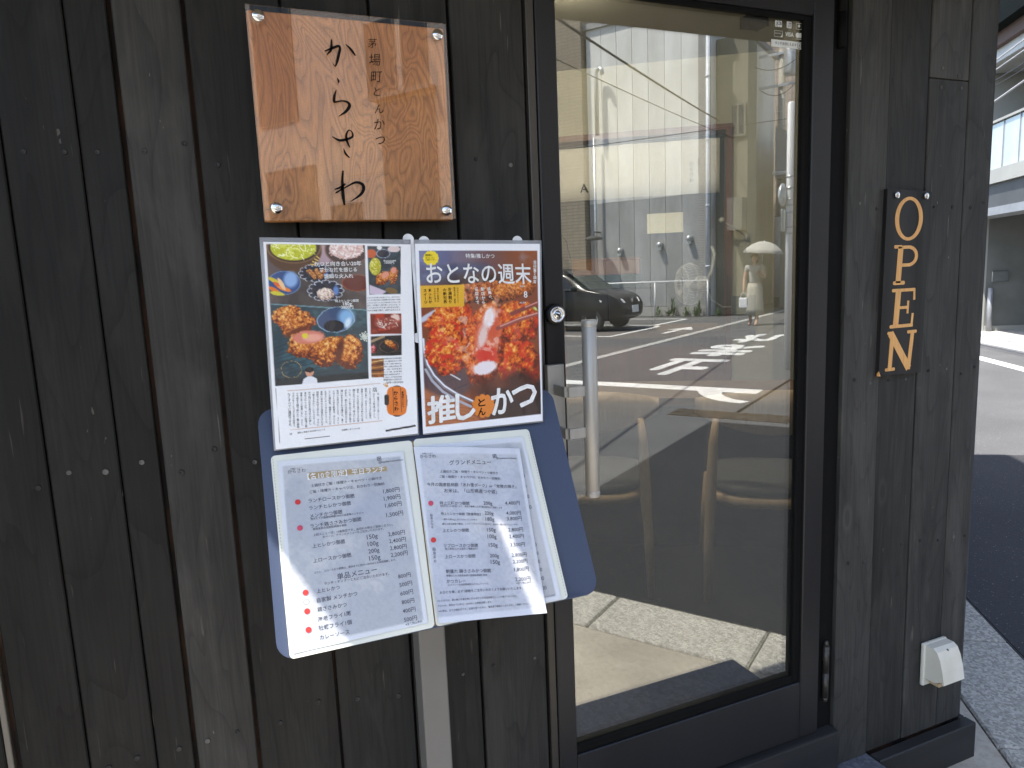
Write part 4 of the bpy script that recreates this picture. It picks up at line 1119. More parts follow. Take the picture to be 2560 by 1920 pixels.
# E
mbe = MB()
for p in (bar(1.418, 1.176, 1.4235, 1.258, .0165), rrect(1.404, 1.2535, 1.4765, 1.2605, .002, 2), rrect(1.4005, 1.1725, 1.473, 1.180, .002, 2), rrect(1.4205, 1.2145, 1.456, 1.2210, .001, 2),
          bar(1.4745, 1.2335, 1.4735, 1.2585, .0062), bar(1.4545, 1.2035, 1.4555, 1.2325, .0058), bar(1.4685, 1.1745, 1.4715, 1.2035, .0062), serif(1.4145, 1.257, .023, .0073), serif(1.412, 1.1762, .025, .0078)):
    mbe.prism(p, .0012 + .00004*random.random(), front(0, -.0300, 0))
mbe.build('letter', PINE, op, OL)
# N
mbn = MB()
for p in (bar(1.4045, 1.080, 1.4095, 1.161, .0122), bar(1.4035, 1.1615, 1.4655, 1.077, .0178), bar(1.4640, 1.0745, 1.4735, 1.161, .0112), serif(1.4030, 1.1615, .019, .0072), serif(1.4055, 1.0790, .031, .0072), serif(1.4715, 1.1612, .031, .0072)):
    mbn.prism(p, .0012 + .00004*random.random(), front(0, -.0300, 0))
mbn.build('letter', PINE, op, OL)
for x in (1.406, 1.4975):
    MB().lathe([(0, .0), (.0052, .0), (.0052, .006), (.0075, .0062), (.0075, .009), (.004, .0112), (0, .0105)], 16, front(x, -.0302, 1.4655 if x < 1.45 else 1.464)).build('screw', CHROME, op, OL)

op.location = (1.0157*1.44, -.0058, 1.0157*1.27-.0207); op.scale = (1.0157, .42, 1.0157)

# ============================================================ weatherproof socket cover
CREAM = M('cream_plastic', (.70, .67, .58), .42, col2=(.62, .585, .48), scale=14, lo=.3, hi=.7)
CREAM2 = M('yellowed_plastic', (.52, .40, .24), .5, col2=(.40, .28, .15), scale=30)
oc_dx = (.054, 0, -.040)
oc = thing('socket_cover', 'cream plastic outdoor socket hood low on the black boards', 'socket', (1.575, -.002, .34))
OC = (1.575, -.002, .34)
MB().box((1.5285, -.013, .276), (1.6215, -.0025, .398), None, .004, 2).build('base_plate', CREAM, oc, OC)
prof = [(-.0132, .396), (-.034, .396), (-.045, .389), (-.054, .370), (-.062, .340), (-.0675, .306), (-.064, .3045), (-.058, .330), (-.050, .362), (-.042, .382), (-.033, .390), (-.0132, .391)]
hd = MB()
hd.prism([(y, z) for y, z in prof], .084, axes((1.533, 0, 0), (0, 1, 0), (0, 0, 1), (1, 0, 0)))
cheek = [(-.0132, .3905), (-.033, .3895), (-.042, .3815), (-.050, .3615), (-.058, .330), (-.0625, .312), (-.040, .300), (-.0132, .300)]
for x in (1.5332, 1.6142): hd.prism(cheek, .0026, axes((x, 0, 0), (0, 1, 0), (0, 0, 1), (1, 0, 0)))
hd.build('hood', CREAM, oc, OC)
fl = MB()
for x0, x1 in ((1.540, 1.556), (1.562, 1.570), (1.578, 1.590), (1.596, 1.611)): fl.box((x0, -.050, .289), (x1, -.020, .301), None, .001)
for x in (1.574, 1.593): fl.lathe([(0, .283), (.004, .283), (.004, .30), (0, .30)], 10, Matrix.Translation((x, -.030, 0)))
fl.build('cable_guard', CREAM2, oc, OC)
MB().lathe([(0, 0), (.0036, 0), (.0030, .0008), (0, .0008)], 12, axes((1.575, -.0455, .3885), (1, 0, 0), (0, .9, .43), (0, -.43, .9))).build('latch_hole', INKG, oc, OC)
oc.location = Vector(OC) + Vector(oc_dx); oc.scale = (.90, .98, .94)

# ============================================================ stickers on the glass
def glassP(x, z, off=0.0): return Vector((x, .0119-off, z))
def flat(mb, polys, off=0.0):
    for p in polys: mb.prism(p, .0002, front(0, .0119-off, 0))
    return mb
stk = MB()
stw = 0
jcb = [rrect(1.098+i*.0061, 1.800, 1.1033+i*.0061, 1.812, .0018, 3) for i in range(3)]
mc = [disc(1.157, 1.7885, .0050, 18), disc(1.1645, 1.7883, .0050, 18)]
flat(stk, jcb); flat(stk, [rrect(1.128, 1.800, 1.1405, 1.8125, .0004, 1)]); flat(stk, mc[:1]); flat(stk, mc[1:], .0003); flat(stk, [rrect(1.1528, 1.7808, 1.168, 1.7816, .0003, 1)])
fr = lambda x0, z0, x1, z1, t: [[(x0, z0), (x1, z0), (x1, z0+t), (x0, z0+t)], [(x0, z1-t), (x1, z1-t), (x1, z1), (x0, z1)], [(x0, z0+t), (x0+t, z0+t), (x0+t, z1-t), (x0, z1-t)], [(x1-t, z0+t), (x1, z0+t), (x1, z1-t), (x1-t, z1-t)]]
flat(stk, fr(1.153, 1.800, 1.168, 1.812, .0005)); flat(stk, fr(1.096, 1.781, 1.1175, 1.793, .0005)); flat(stk, [[(1.111, 1.7812), (1.1173, 1.7812), (1.1173, 1.7925), (1.1155, 1.785)], disc(1.1605, 1.8065, .0030, 14)])
def gtext(mb, s, x0, x1, z, off, bold=0, hk=1): h_text(mb, lambda u, v: Vector((u, .0119-.0004-off, -v)), s, x0, -z, x1, -z, bold, hk)
gtext(stk, 'VISA', 1.1245, 1.1465, 1.7842, 0, .02, 1.05); gtext(stk, 'DISCOVER', 1.0975, 1.1125, 1.7865, 0)
ps = MB(); flat(ps, [[(1.0885, 1.7615), (1.176, 1.7615), (1.176, 1.7755), (1.0885, 1.7755)]]); 
WHS = M('white_sticker', (.78, .79, .76), .5, scale=30)
dpart(stk, 'card_logos', WHS); dpart(ps, 'payment_label', WHS)
blk = MB(); gtext(blk, 'JCB', 1.0995, 1.1145, 1.8040, .0003, .02, .9); gtext(blk, 'AM', 1.1315, 1.1385, 1.8072, .0003, .01); gtext(blk, 'EX', 1.1315, 1.1385, 1.8020, .0003, .01); gtext(blk, 'タッチ決済使えます', 1.0975, 1.1535, 1.7665, .0003, .01)
ringpts = [(1.1615+.0052*math.cos(2*PI*k/24), 1.7686+.0058*math.sin(2*PI*k/24)) for k in range(25)]
for (x0, z0), (x1, z1) in zip(ringpts, ringpts[1:]): blk.prism(bar(x0, z0, x1, z1, .0008), .0002, front(0, .0114, 0))
for rr_ in (.0014, .0026, .0038):
    pp = [(1.1595+rr_*math.cos(R(a)), 1.7686+rr_*math.sin(R(a))) for a in range(-50, 51, 20)]
    for (x0, z0), (x1, z1) in zip(pp, pp[1:]): blk.prism(bar(x0, z0, x1, z1, .0006), .0002, front(0, .0114, 0))
dpart(blk, 'sticker_lettering', INKG)

# two small paper notices taped to the inside of the glass
NOTE = M('notice_paper', (.30, .28, .235), .8, col2=(.27, .25, .21), scale=20)
rg0 = random.Random(5)
for x0, z0, x1, z1 in ((.997, 1.178, 1.062, 1.264), (.611, 1.102, .676, 1.188)):
    n_ = dpart(MB().prism([(x0, z0), (x1, z0), (x1, z1), (x0, z1)], .0004, front(0, .0199, 0)), 'notice', NOTE)
    mb = MB(); z = z1-.010
    for k, s_ in enumerate(('茅場町とんかつ', 'からさわ', '', 'ご来店ありがとうございます', 'ご予約はお電話にて', '承っております', '店内の混雑時にはお席の', 'お時間を二時間制と', 'させていただきます', 'ご了承くださいませ', '店主')):
        z -= .0066
        if s_:
            w = min(.054, .0042*len(s_)) if k > 1 else (.018, .020)[k]
            c = (x0+x1)/2 + (.018 if s_ == '店主' else 0)
            h_text(mb, lambda u, v: Vector((u, .0193, -v)), s_, c-w/2, -z, c+w/2, -z, .01)
    o = mb.build('notice_text', INK, door, (1.262, 0, .212)); o['kind'] = 'stuff'
# ============================================================ menu stand, laminated sheets, menu book
for s_, a, b_, z, hk in (('A', .255, .298, 1.800, 1.0),):
    pass
mb = MB()
nP = lambda u, v: G(3.3165, u, 1.9-v)
h_text(mb, nP, 'A', .247, .1, .297, .1, .015)
v_text(mb, nP, 'からさわ', .885, -.035, .885, .085, .0)
v_text(mb, nP, '茅場町とんかつ', .922, -.045, .922, .045, .0)
mb.build('curtain_lettering', INK, nr, G(3.33, .3, 2.06))

NAVY = M('blue_grey_powder_coat', (.040, .055, .098), .42, col2=(.036, .049, .088), scale=500, bmp=.12, bdist=.0004, spec=.6)
POSTM = M('warm_grey_steel', (.155, .15, .14), .5, .1, col2=(.135, .13, .122), scale=6)
ST = (.28, -.09, .098)
stand = thing('menu_stand', 'blue grey menu stand with a sloping tray on a square steel post', 'menu stand', ST)
def plateP(u, v, off=0.0): return Vector((u, -.13 - .4914*v - .8709*off, 1.15 - .8709*v + .4914*off))
def quadmap(q):
    (a, b, c, d) = q                       # TL, TR, BR, BL
    def f(x, y): return tuple((a[k]*(1-x)+b[k]*x)*(1-y)+(d[k]*(1-x)+c[k]*x)*y for k in (0, 1))
    return f
def slab(mb, q, P, o0, o1, r, nsub=1, wh=(1, 1.3)):
    """rounded quad between two heights over the sheet"""
    f = quadmap(q); pts = [f(x, y) for x, y in rrect(0, 0, 1, 1, r, 6)]
    # rounded corners need equal radii in both directions
    pts = []
    rx, ry = r*1.0, r*wh[0]/wh[1]
    for cx, cy, a0 in ((1-rx, 1-ry, 0), (rx, 1-ry, 90), (rx, ry, 180), (1-rx, ry, 270)):
        for k in range(7):
            a = R(a0+15*k); pts.append(f(cx+rx*math.cos(a), cy+ry*math.sin(a)))
    n = len(pts)
    return mb.raw([P(u, v, o1) for u, v in pts] + [P(u, v, o0) for u, v in pts], [tuple(range(n)), tuple(range(n, 2*n))[::-1]] + [(i, n+i, n+(i+1) % n, (i+1) % n) for i in range(n)])
PQ = ((.0427, -.0015), (.4993, .0131), (.4906, .3436), (.0321, .3366))
tr = slab(MB(), PQ, plateP, -.004, 0, .05, wh=(.457, .335))
f = quadmap(PQ)
lip = [f(.06, .992), f(.94, .992), f(.94, .9995), f(.06, .9995)]
tr.raw([plateP(*p, 0.0001) for p in lip]+[plateP(*p, .006) for p in lip], [(4, 5, 6, 7), (0, 1, 5, 4), (1, 2, 6, 5), (2, 3, 7, 6), (3, 0, 4, 7)])
bmesh.ops.recalc_face_normals(tr.bm, faces=tr.bm.faces[:])
tr.build('tray', NAVY, stand, ST)
MB().box((.2575, -.1120, .112), (.3025, -.0675, 1.085), None, .004, 3).build('post', POSTM, stand, ST)
MB().prism([(-.095, .98), (-.095, 1.08), (-.128, 1.138), (-.240, .936)], .05, axes((.255, 0, 0), (0, 1, 0), (0, 0, 1), (1, 0, 0))).build('bracket', POSTM, stand, ST)
MB().box((.12, -.30, .0995), (.44, -.015, .1115), None, .004, 2).build('base', POSTM, stand, ST)

# ---- laminated sheets
def sheetP(u, v, off=0.0):
    w = .0011*math.sin(u*34+1.2)*math.sin(v*16) + .0008*math.sin(v*9+u*5)
    o = off + w
    return Vector((u, -.125 - .1553*v - .9879*o, 1.386 - .9879*v + .1553*o))
def film(mb, q, nx=12, ny=16, th=.0005):
    f = quadmap(q); vs = []; fs = []
    for o_ in (0, -th):
        for j in range(ny+1):
            for i in range(nx+1): vs.append(sheetP(*f(i/nx, j/ny), o_))
    w = nx+1; n = w*(ny+1)
    for j in range(ny):
        for i in range(nx):
            a = j*w+i; fs.append((a, a+w, a+w+1, a+1)); fs.append((n+a, n+a+1, n+a+w+1, n+a+w))
    for i in range(nx): fs += [(i, i+1, n+i+1, n+i), (ny*w+i, n+ny*w+i, n+ny*w+i+1, ny*w+i+1)]
    for j in range(ny): fs += [(j*w, n+j*w, n+(j+1)*w, (j+1)*w), (j*w+nx, (j+1)*w+nx, n+(j+1)*w+nx, n+j*w+nx)]
    return mb.raw(vs, fs, True)
P1 = lambda u, v: sheetP(u, v, .0004)
P2 = lambda u, v: sheetP(u, v, .0008)
P3 = lambda u, v: sheetP(u, v, .0012)
SHL = (.17, -.15, 1.24); SHR = (.385, -.15, 1.24)
WTXT = M('white_lettering', (.82, .82, .80), .35, scale=80, coat=.3)
TAB = M('white_hanging_tab', (.72, .73, .74), .35, scale=50)
shl = thing('laminated_sheet', 'laminated magazine page with photos of fried cutlet dishes and columns of text', 'laminated sheet', SHL, 'laminated sheets above the menu')
film(MB(), ((.0673, -.004), (.2806, .0031), (.2636, .2942), (.0579, .2911))).build('film', FILM, shl, SHL)
pt = Paint(((85, 75), (1195, 95), (178, 1640), (1250, 1520)), ((.0719, .0025), (.2798, .0105), (.0603, .2896), (.2618, .292)), 210, 280, (236, 237, 238))
# photograph of the set meal
PH = [(105, 92), (830, 100), (862, 1108), (172, 1165)]
ph = pt.poly(PH, (70, 62, 58), 4)
keep = pt.img.copy()
pt.put(np.clip((fbm(pt.X, pt.Y, .006, 5)-.42)*3, 0, .6), (112, 96, 92))
pt.poly([(470, 92), (640, 92), (560, 250), (480, 250)], (176, 150, 156), 30)
pt.oval(305, 140, 200, 160, (88, 60, 36)); pt.oval(305, 110, 188, 120, (60, 44, 30)); pt.ring(305, 112, 192, 122, (140, 104, 66), .05)
pt.shreds(300, 120, 165, 95, ((196, 196, 40), (222, 226, 90), (240, 242, 150), (168, 180, 40), (250, 250, 200)), 4, 120, 3.2)
pt.oval(700, 130, 170, 118, (64, 42, 38)); pt.ring(700, 130, 170, 118, (130, 96, 84), .05)
pt.shreds(690, 128, 130, 76, ((224, 190, 180), (240, 222, 214), (250, 240, 236), (206, 164, 152)), 8, 130, 5)
pt.oval(770, 390, 110, 60, (96, 34, 22)); pt.ring(770, 385, 112, 62, (168, 84, 40), .06)
pt.oval(235, 385, 115, 88, (52, 80, 128), wob=.2); pt.oval(280, 360, 50, 60, (142, 176, 220), soft=.5); pt.ring(235, 385, 115, 88, (150, 180, 214), .05, a=.7)
for k, (x, y, a, c) in enumerate(((165, 370, 30, (214, 190, 40)), (200, 410, 35, (222, 92, 30)), (235, 430, 20, (236, 132, 50)), (165, 440, 30, (230, 120, 40)), (185, 465, 10, (210, 200, 60)), (215, 395, 60, (240, 200, 150)))): pt.oval(x, y, 52, 15, c, a, .2, .3, k)
for (cx, cy, rx, ry) in ((460, 312, 112, 62), (535, 445, 122, 72)):
    pt.oval(cx, cy, rx, ry, (34, 38, 52))
    for k in range(12):
        a = 2*PI*k/12; pt.ring(cx+rx*.86*math.cos(a), cy+ry*.86*math.sin(a), rx*.25, ry*.25, (212, 220, 232), .16)
    pt.oval(cx, cy, rx*.84, ry*.82, (32, 34, 46))
    pt.oval(cx+rx*.62, cy, rx*.18, ry*.5, (96, 132, 190), soft=.6)
for k in range(7): pt.crumb(420+k*16, 300+(k % 3)*20, 26, 18, 30*k, 60+k, ((80, 40, 16), (160, 92, 40), (206, 140, 70), (230, 180, 110)))
pt.crumb(535, 470, 66, 44, 0, 71, ((150, 120, 110), (224, 200, 180), (246, 232, 214), (255, 250, 240)), .4)
pt.poly([(140, 540), (845, 590), (862, 1100), (172, 1135)], (38, 62, 70), 18)
pt.put(np.clip((fbm(pt.X, pt.Y*2.2, .012, 15)-.5)*3, 0, .55)*np.clip((pt.Y-560)/40, 0, 1)*ph, (64, 108, 116))
for k in range(9): pt.line([(170, 880+k*30), (560, 700+k*44)], 3, (20, 34, 42), .5)
pt.line([(140, 545), (840, 592)], 5, (120, 158, 162), .8)
pt.oval(610, 665, 135, 92, (52, 74, 108), -8, wob=.15); pt.oval(690, 645, 60, 62, (132, 178, 216), -10, .7); pt.ring(612, 663, 138, 94, (168, 196, 214), .045, -8, .15)
pt.oval(597, 712, 76, 44, (20, 22, 30)); pt.oval(700, 690, 22, 40, (214, 232, 242), 20, .8)
for k in range(26):
    a = k*2.4; r_ = 5+1.3*k; pt.oval(828+r_*math.cos(a)*.9, 792+r_*math.sin(a), 6, 6, (206, 212, 196))
pt.crumb(262, 640, 108, 84, -10, 21); pt.crumb(335, 700, 125, 92, -20, 22)
pt.oval(330, 752, 96, 26, (110, 48, 16), -22, .5)
pt.crumb(412, 862, 150, 104, 5, 23); pt.oval(412, 795, 118, 50, (214, 128, 106), -4, .25, .3, 4); pt.oval(440, 800, 70, 28, (232, 164, 140), -4, .5, .4, 5); pt.oval(385, 785, 24, 20, (226, 206, 60), 0, .4, .5, 3)
pt.crumb(560, 905, 142, 92, -42, 24); pt.crumb(720, 905, 100, 130, 10, 25)
pt.oval(640, 900, 26, 96, (96, 38, 12), 12, .7)
pt.poly([(172, 1110), (862, 1060), (864, 1140), (172, 1200)], (22, 34, 38), 26)
pt.oval(418, 1060, 30, 34, (206, 150, 122)); pt.oval(418, 1042, 32, 20, (30, 26, 26)); pt.poly([(360, 1165), (374, 1112), (404, 1092), (440, 1092), (470, 1108), (482, 1165)], (226, 228, 232), 4)
pt.ring(287, 1038, 72, 62, (184, 150, 84), .05, 0, .2, 6)
pt.img = pt.img*ph[..., None] + np.array((236, 237, 238.))*(1-ph[..., None])
for q, bgc in ((((850, 105), (1115, 110), (1115, 470), (865, 475)), (44, 56, 62)), (((870, 620), (1120, 615), (1122, 770), (875, 775)), (120, 46, 30)), (((876, 790), (1120, 778), (1122, 932), (880, 940)), (40, 34, 32)), (((880, 958), (978, 955), (980, 1098), (883, 1100)), (120, 66, 26))):
    base = pt.img.copy(); m = pt.poly(list(q), bgc, 4); cx = sum(p[0] for p in q)/4; cy = sum(p[1] for p in q)/4
    pt.put(np.clip((fbm(pt.X, pt.Y, .02, int(cy))-.48)*3, 0, .5), tuple(min(255, c*1.7) for c in bgc))
    if cy < 400:
        pt.oval(880, 165, 40, 34, (196, 88, 40)); pt.oval(975, 165, 50, 30, (30, 36, 50)); pt.ring(975, 165, 52, 32, (170, 180, 200), .12); pt.oval(1060, 130, 50, 24, (224, 204, 200)); pt.oval(945, 120, 20, 16, (230, 230, 226))
        pt.shreds(912, 262, 46, 66, ((190, 182, 44), (218, 214, 90), (168, 160, 36), (236, 232, 140)), 5, 70, 3)
        pt.crumb(972, 350, 66, 44, -40, 31); pt.crumb(1055, 330, 38, 66, 10, 32); pt.oval(990, 325, 34, 22, (224, 150, 124), -30, .4); pt.oval(1058, 290, 24, 24, (224, 150, 124), 0, .4)
        pt.poly([(866, 400), (1000, 450), (960, 480), (866, 470)], (206, 190, 206), 6); pt.oval(1040, 445, 50, 22, (110, 84, 40), 10)
    elif cy < 740:
        pt.crumb(1000, 725, 70, 22, -14, 41, ((120, 20, 10), (190, 60, 40), (220, 110, 84), (246, 170, 140))); pt.oval(1070, 650, 36, 30, (230, 200, 186), 0, .4, .6, 3); pt.oval(945, 650, 34, 56, (176, 60, 34), 20, .3); pt.shreds(1000, 690, 96, 46, ((150, 70, 56), (236, 220, 206), (206, 140, 120)), 3, 40, 2.5)
    elif cy < 900: pt.crumb(1035, 850, 58, 24, 30, 42); pt.ring(1020, 865, 74, 46, (120, 96, 76), .06); pt.crumb(896, 888, 22, 30, 0, 43, ((110, 20, 20), (186, 60, 60), (220, 130, 130), (240, 190, 190))); pt.line([(878, 830), (980, 790)], 9, (166, 140, 104))
    else:
        for k in range(5): pt.line([(884, 985+k*22), (978, 968+k*25)], 5, ((210, 170, 110), (74, 40, 18), (188, 128, 60), (60, 34, 20), (196, 140, 74))[k])
    pt.img = pt.img*m[..., None]+base*(1-m[..., None])
pt.line([(262, 1200), (950, 1145)], 2.5, (180, 140, 120), .8); pt.line([(280, 1492), (965, 1425)], 2.5, (196, 150, 120), .8)
pt.oval(1083, 1278, 84, 118, (44, 40, 36), 0, .04, .05, 3); pt.poly(rrect(1004, 1168, 1160, 1384, 44, 4), (222, 116, 30), 4)
pt.line([(1052, 1180), (1060, 1366)], 2.5, (40, 30, 24)); pt.line([(1110, 1178), (1122, 1360)], 2.5, (40, 30, 24))
pt.poly(rrect(984, 1228, 1020, 1308, 14, 4), (34, 34, 36), 4)
for k in range(3): pt.line([(975+k*14, 1150-k*6), (1000+k*6, 1172-k*3)], 3.5, (208, 148, 72))
for k in range(4): pt.line([(425+k*14, 245-k*20), (458+k*10, 250-k*16)], 4, (226, 190, 100))
pt.line([(1000, 1500), (1226, 1462)], 7, (40, 40, 44)); pt.line([(385, 1560), (565, 1543)], 3, (60, 60, 64)); pt.line([(205, 1590), (178, 1180)], 2, (120, 120, 124))
pt.mesh('printed_page', P1, PRINT, shl, SHL)
wt, bt = MB(), MB()
for s_, a, b, c, d, w in SHEET_L: h_text(wt if w else bt, P2, s_, a, b, c, d, .012 if w else 0)
for s_, a, b, c, d in SHEET_LV: v_text(bt, P2, s_, a, b, c, d, 0, 1.05)
for s_, a, b, c, d in LOGO_V: v_text(bt, P2, s_, a, b, c, d, .015)
o = wt.build('white_print', WTXT, shl, SHL); o['kind'] = 'stuff'; o = bt.build('black_print', INK, shl, SHL); o['kind'] = 'stuff'

shr = thing('laminated_sheet', 'laminated magazine cover with one large glossy photo of sliced fried cutlet', 'laminated sheet', SHR, 'laminated sheets above the menu')
film(MB(), ((.2854, .0033), (.4961, .0083), (.4668, .2982), (.2695, .2952))).build('film', FILM, shr, SHR)
pt = Paint(((55, 95), (1050, 95), (120, 1610), (1072, 1505)), ((.2867, .0096), (.4922, .0137), (.2697, .2933), (.4658, .2961)), 210, 290, (236, 238, 242))
PHR = [(83, 150), (1030, 150), (1060, 1452), (140, 1555)]
ph = pt.poly(PHR, (126, 62, 34), 4)
pt.put(np.clip((900-pt.X)/700, 0, 1)*np.clip((560-pt.Y)/330, 0, 1), (92, 104, 146))
pt.put(np.clip((pt.X-700)/250, 0, 1)*np.clip((420-pt.Y)/250, 0, 1), (140, 72, 34))
pt.oval(330, 330, 300, 70, (70, 76, 104), -8, .5); pt.put(np.clip((fbm(pt.X, pt.Y, .005, 3)-.5)*3, 0, .5)*np.clip((450-pt.Y)/100, 0, 1), (150, 150, 176))
pt.oval(560, 420, 300, 90, (56, 38, 34), 0, .8)
pt.poly([(83, 1230), (420, 1330), (640, 1600), (83, 1600)], (172, 104, 64), 30); 
for k in range(9): pt.line([(90, 1330+k*30), (520, 1390+k*26)], 3, (132, 72, 40), .6)
pt.poly([(560, 1280), (1080, 1180), (1080, 1480), (640, 1530)], (44, 28, 28), 40)
pt.oval(300, 1120, 230, 200, (84, 62, 66), 20, .2)
for k in range(5): pt.line([(150+k*48, 1000+k*66), (250+k*52, 970+k*62)], 4, (58, 50, 54)); 
for k in range(4): pt.line([(190+k*60, 960+k*10), (300+k*40, 1200+k*26)], 4, (70, 60, 64))
arcp = [(118, 860), (125, 960), (150, 1060), (200, 1150), (280, 1235), (380, 1300), (500, 1355)]
pt.line(arcp, 15, (120, 116, 124)); pt.line([(x+2, y-4) for x, y in arcp], 6, (230, 232, 240)); pt.line([(x-12, y+40) for x, y in arcp[2:]], 10, (170, 172, 184))
pt.line([(130, 930), (170, 1020), (215, 1050), (250, 1080), (300, 1100), (330, 1140), (400, 1180)], 5, (210, 210, 216))
pt.oval(165, 670, 22, 130, (196, 196, 210), 58, .4)
HOT = ((96, 26, 6), (204, 84, 18), (234, 136, 40), (252, 200, 110))
pt.shreds(960, 650, 80, 70, ((170, 176, 80), (214, 214, 130), (232, 232, 176), (190, 190, 90)), 6, 60, 5); pt.oval(960, 720, 70, 36, (196, 150, 60), 0, .5)
pt.crumb(640, 480, 360, 90, -6, 50, ((60, 26, 12), (150, 66, 26), (196, 104, 44), (226, 160, 96)))
pt.crumb(330, 720, 190, 150, -15, 51, HOT, .4, .5); pt.crumb(280, 900, 140, 190, 28, 52, HOT, .4, .9); pt.crumb(320, 1000, 140, 150, 20, 57, HOT, .4, .9)
pt.crumb(860, 720, 190, 170, 10, 53, HOT, .4, .6); pt.crumb(880, 1060, 190, 190, 6, 54, HOT, .35, .7); pt.crumb(820, 460, 190, 70, -10, 58, ((110, 50, 16), (196, 98, 34), (226, 140, 60), (240, 180, 100)))
pt.crumb(590, 900, 165, 330, 6, 55, HOT, .3, .3)
pt.put(np.clip((pt.Y-1120-.2*(700-pt.X))/160, 0, .8)*np.clip(1-pt.ell(600, 1150, 180, 240), 0, 1)*2.2, (66, 26, 18))
pt.put(np.clip((pt.Y-1070)/160, 0, .85)*np.clip(1.02-pt.ell(890, 1150, 190, 230), 0, 1)*2.4, (60, 22, 16))
pt.oval(620, 850, 100, 260, (214, 104, 70), 8, .3, .4, 9); pt.oval(610, 985, 86, 80, (206, 46, 26), 0, .4, .4, 3); pt.oval(655, 790, 52, 90, (206, 84, 52), 20, .6, .5, 4)
pt.oval(628, 690, 44, 84, (240, 236, 238), 10, .5, .5, 6); pt.oval(580, 830, 34, 100, (226, 196, 190), 12, .7, .6, 7); pt.oval(600, 1085, 100, 52, (232, 222, 226), -14, .3, .4, 8)
pt.line([(1032, 570), (930, 610), (815, 655)], 17, (132, 58, 50)); pt.line([(1032, 562), (930, 602)], 5, (206, 140, 130)); pt.line([(1034, 655), (880, 700), (700, 772)], 17, (150, 74, 62)); pt.line([(1034, 648), (880, 692), (720, 756)], 5, (214, 150, 140))
gl_ = np.clip((fbm(pt.X, pt.Y*.8, .016, 31, 4)-.60)*7, 0, .6)*np.clip(1-abs(pt.ell(560, 760, 380, 520)-.35)*1.6, 0, 1); pt.put(gl_*ph, (246, 214, 200))
pt.poly([(90, 430), (430, 422), (430, 597), (92, 605)], (224, 172, 40), 4)
for k in range(12): a = 2*PI*k/12; pt.oval(175+44*math.cos(a), 210+44*math.sin(a), 16, 16, (240, 214, 44), 0, .2)
pt.oval(175, 210, 50, 50, (240, 214, 44))
for k in range(11): a = 2*PI*k/11; pt.oval(590+72*math.cos(a), 1390+72*math.sin(a), 24, 24, (218, 124, 36), 0, .2)
pt.oval(590, 1390, 78, 78, (218, 124, 36))
pt.img = pt.img*ph[..., None] + np.array((236, 238, 242.))*(1-ph[..., None])
pt.mesh('printed_page', P1, PRINT, shr, SHR)
wt, bt = MB(), MB()
for s_, a, b, c, d, w in SHEET_R:
    if w == 3:
        vs_, fs_, w_ = glyphs(s_, 0, 3); k = math.hypot(c-a, d-b)/w_; du, dv = (c-a)/w_/k, (d-b)/w_/k
        tb_ = MB(); heavy(tb_, lambda x, y, l_: sheetP(a+x*k*du+y*k*1.18*dv, b+x*k*dv-y*k*1.18*du, .0008+l_), vs_, fs_, .012); tb_.build('magazine_title', WTXT, shr, SHR)
    else: h_text(wt if w else bt, P2, s_, a, b, c, d, .006 if w else 0)
for s_, a, b, c, d, w in SHEET_RV: v_text(wt if w == 1 else bt, P2, s_, a, b, c, d, .014 if w else 0)
for ch, a, b, c, d, e_, f_ in BIG:
    vs_, fs_, w_ = glyphs(ch); k = math.hypot(c-a, d-b)/w_
    ht = math.hypot(e_-a, f_-b); ys = [y for x, y in vs_]
    k2 = ht/(max(ys)-min(ys)); y0 = min(ys)
    tgt = bt if ch in 'とん' else MB()
    du, dv = (c-a)/w_, (d-b)/w_; ux, uy = (e_-a)/(max(ys)-y0), (f_-b)/(max(ys)-y0)
    heavy(tgt, lambda x, y, l_: sheetP(a+x*du+(y-y0)*ux, b+x*dv+(y-y0)*uy, (.0012 if ch not in 'とん' else .0008)+l_), vs_, fs_, .028 if ch not in 'とん' else .018)
    if ch not in 'とん': tgt.build('big_character', WTXT, shr, SHR)
o = wt.build('white_print', WTXT, shr, SHR); o['kind'] = 'stuff'; o = bt.build('black_print', INK, shr, SHR); o['kind'] = 'stuff'
def tab(u, v, par, loc, r=.0075):
    MB().prism(disc(0, 0, r, 22), .0012, axes(sheetP(u, v, -.0022), (1, 0, 0), (0, .1553, .9879), (0, -.9879, .1553))).build('hanging_tab', TAB, par, loc)
tab(.3015, .0065, shr, SHR, .0085); tab(.4545, .0085, shr, SHR, .0085); tab(.2775, .0025, shl, SHL, .0085)
tab(.2770, .150, shr, SHR, .0075)
q_ = ((.2800, .006), (.2865, .006), (.2835, .150), (.2770, .150))
MB().raw([sheetP(u, v, -.0018) for u, v in q_]+[sheetP(u, v, -.0012) for u, v in q_], [(4, 5, 6, 7), (3, 2, 1, 0), (0, 1, 5, 4), (1, 2, 6, 5), (2, 3, 7, 6), (3, 0, 4, 7)]).build('joining_strip', TAB, shr, SHR)

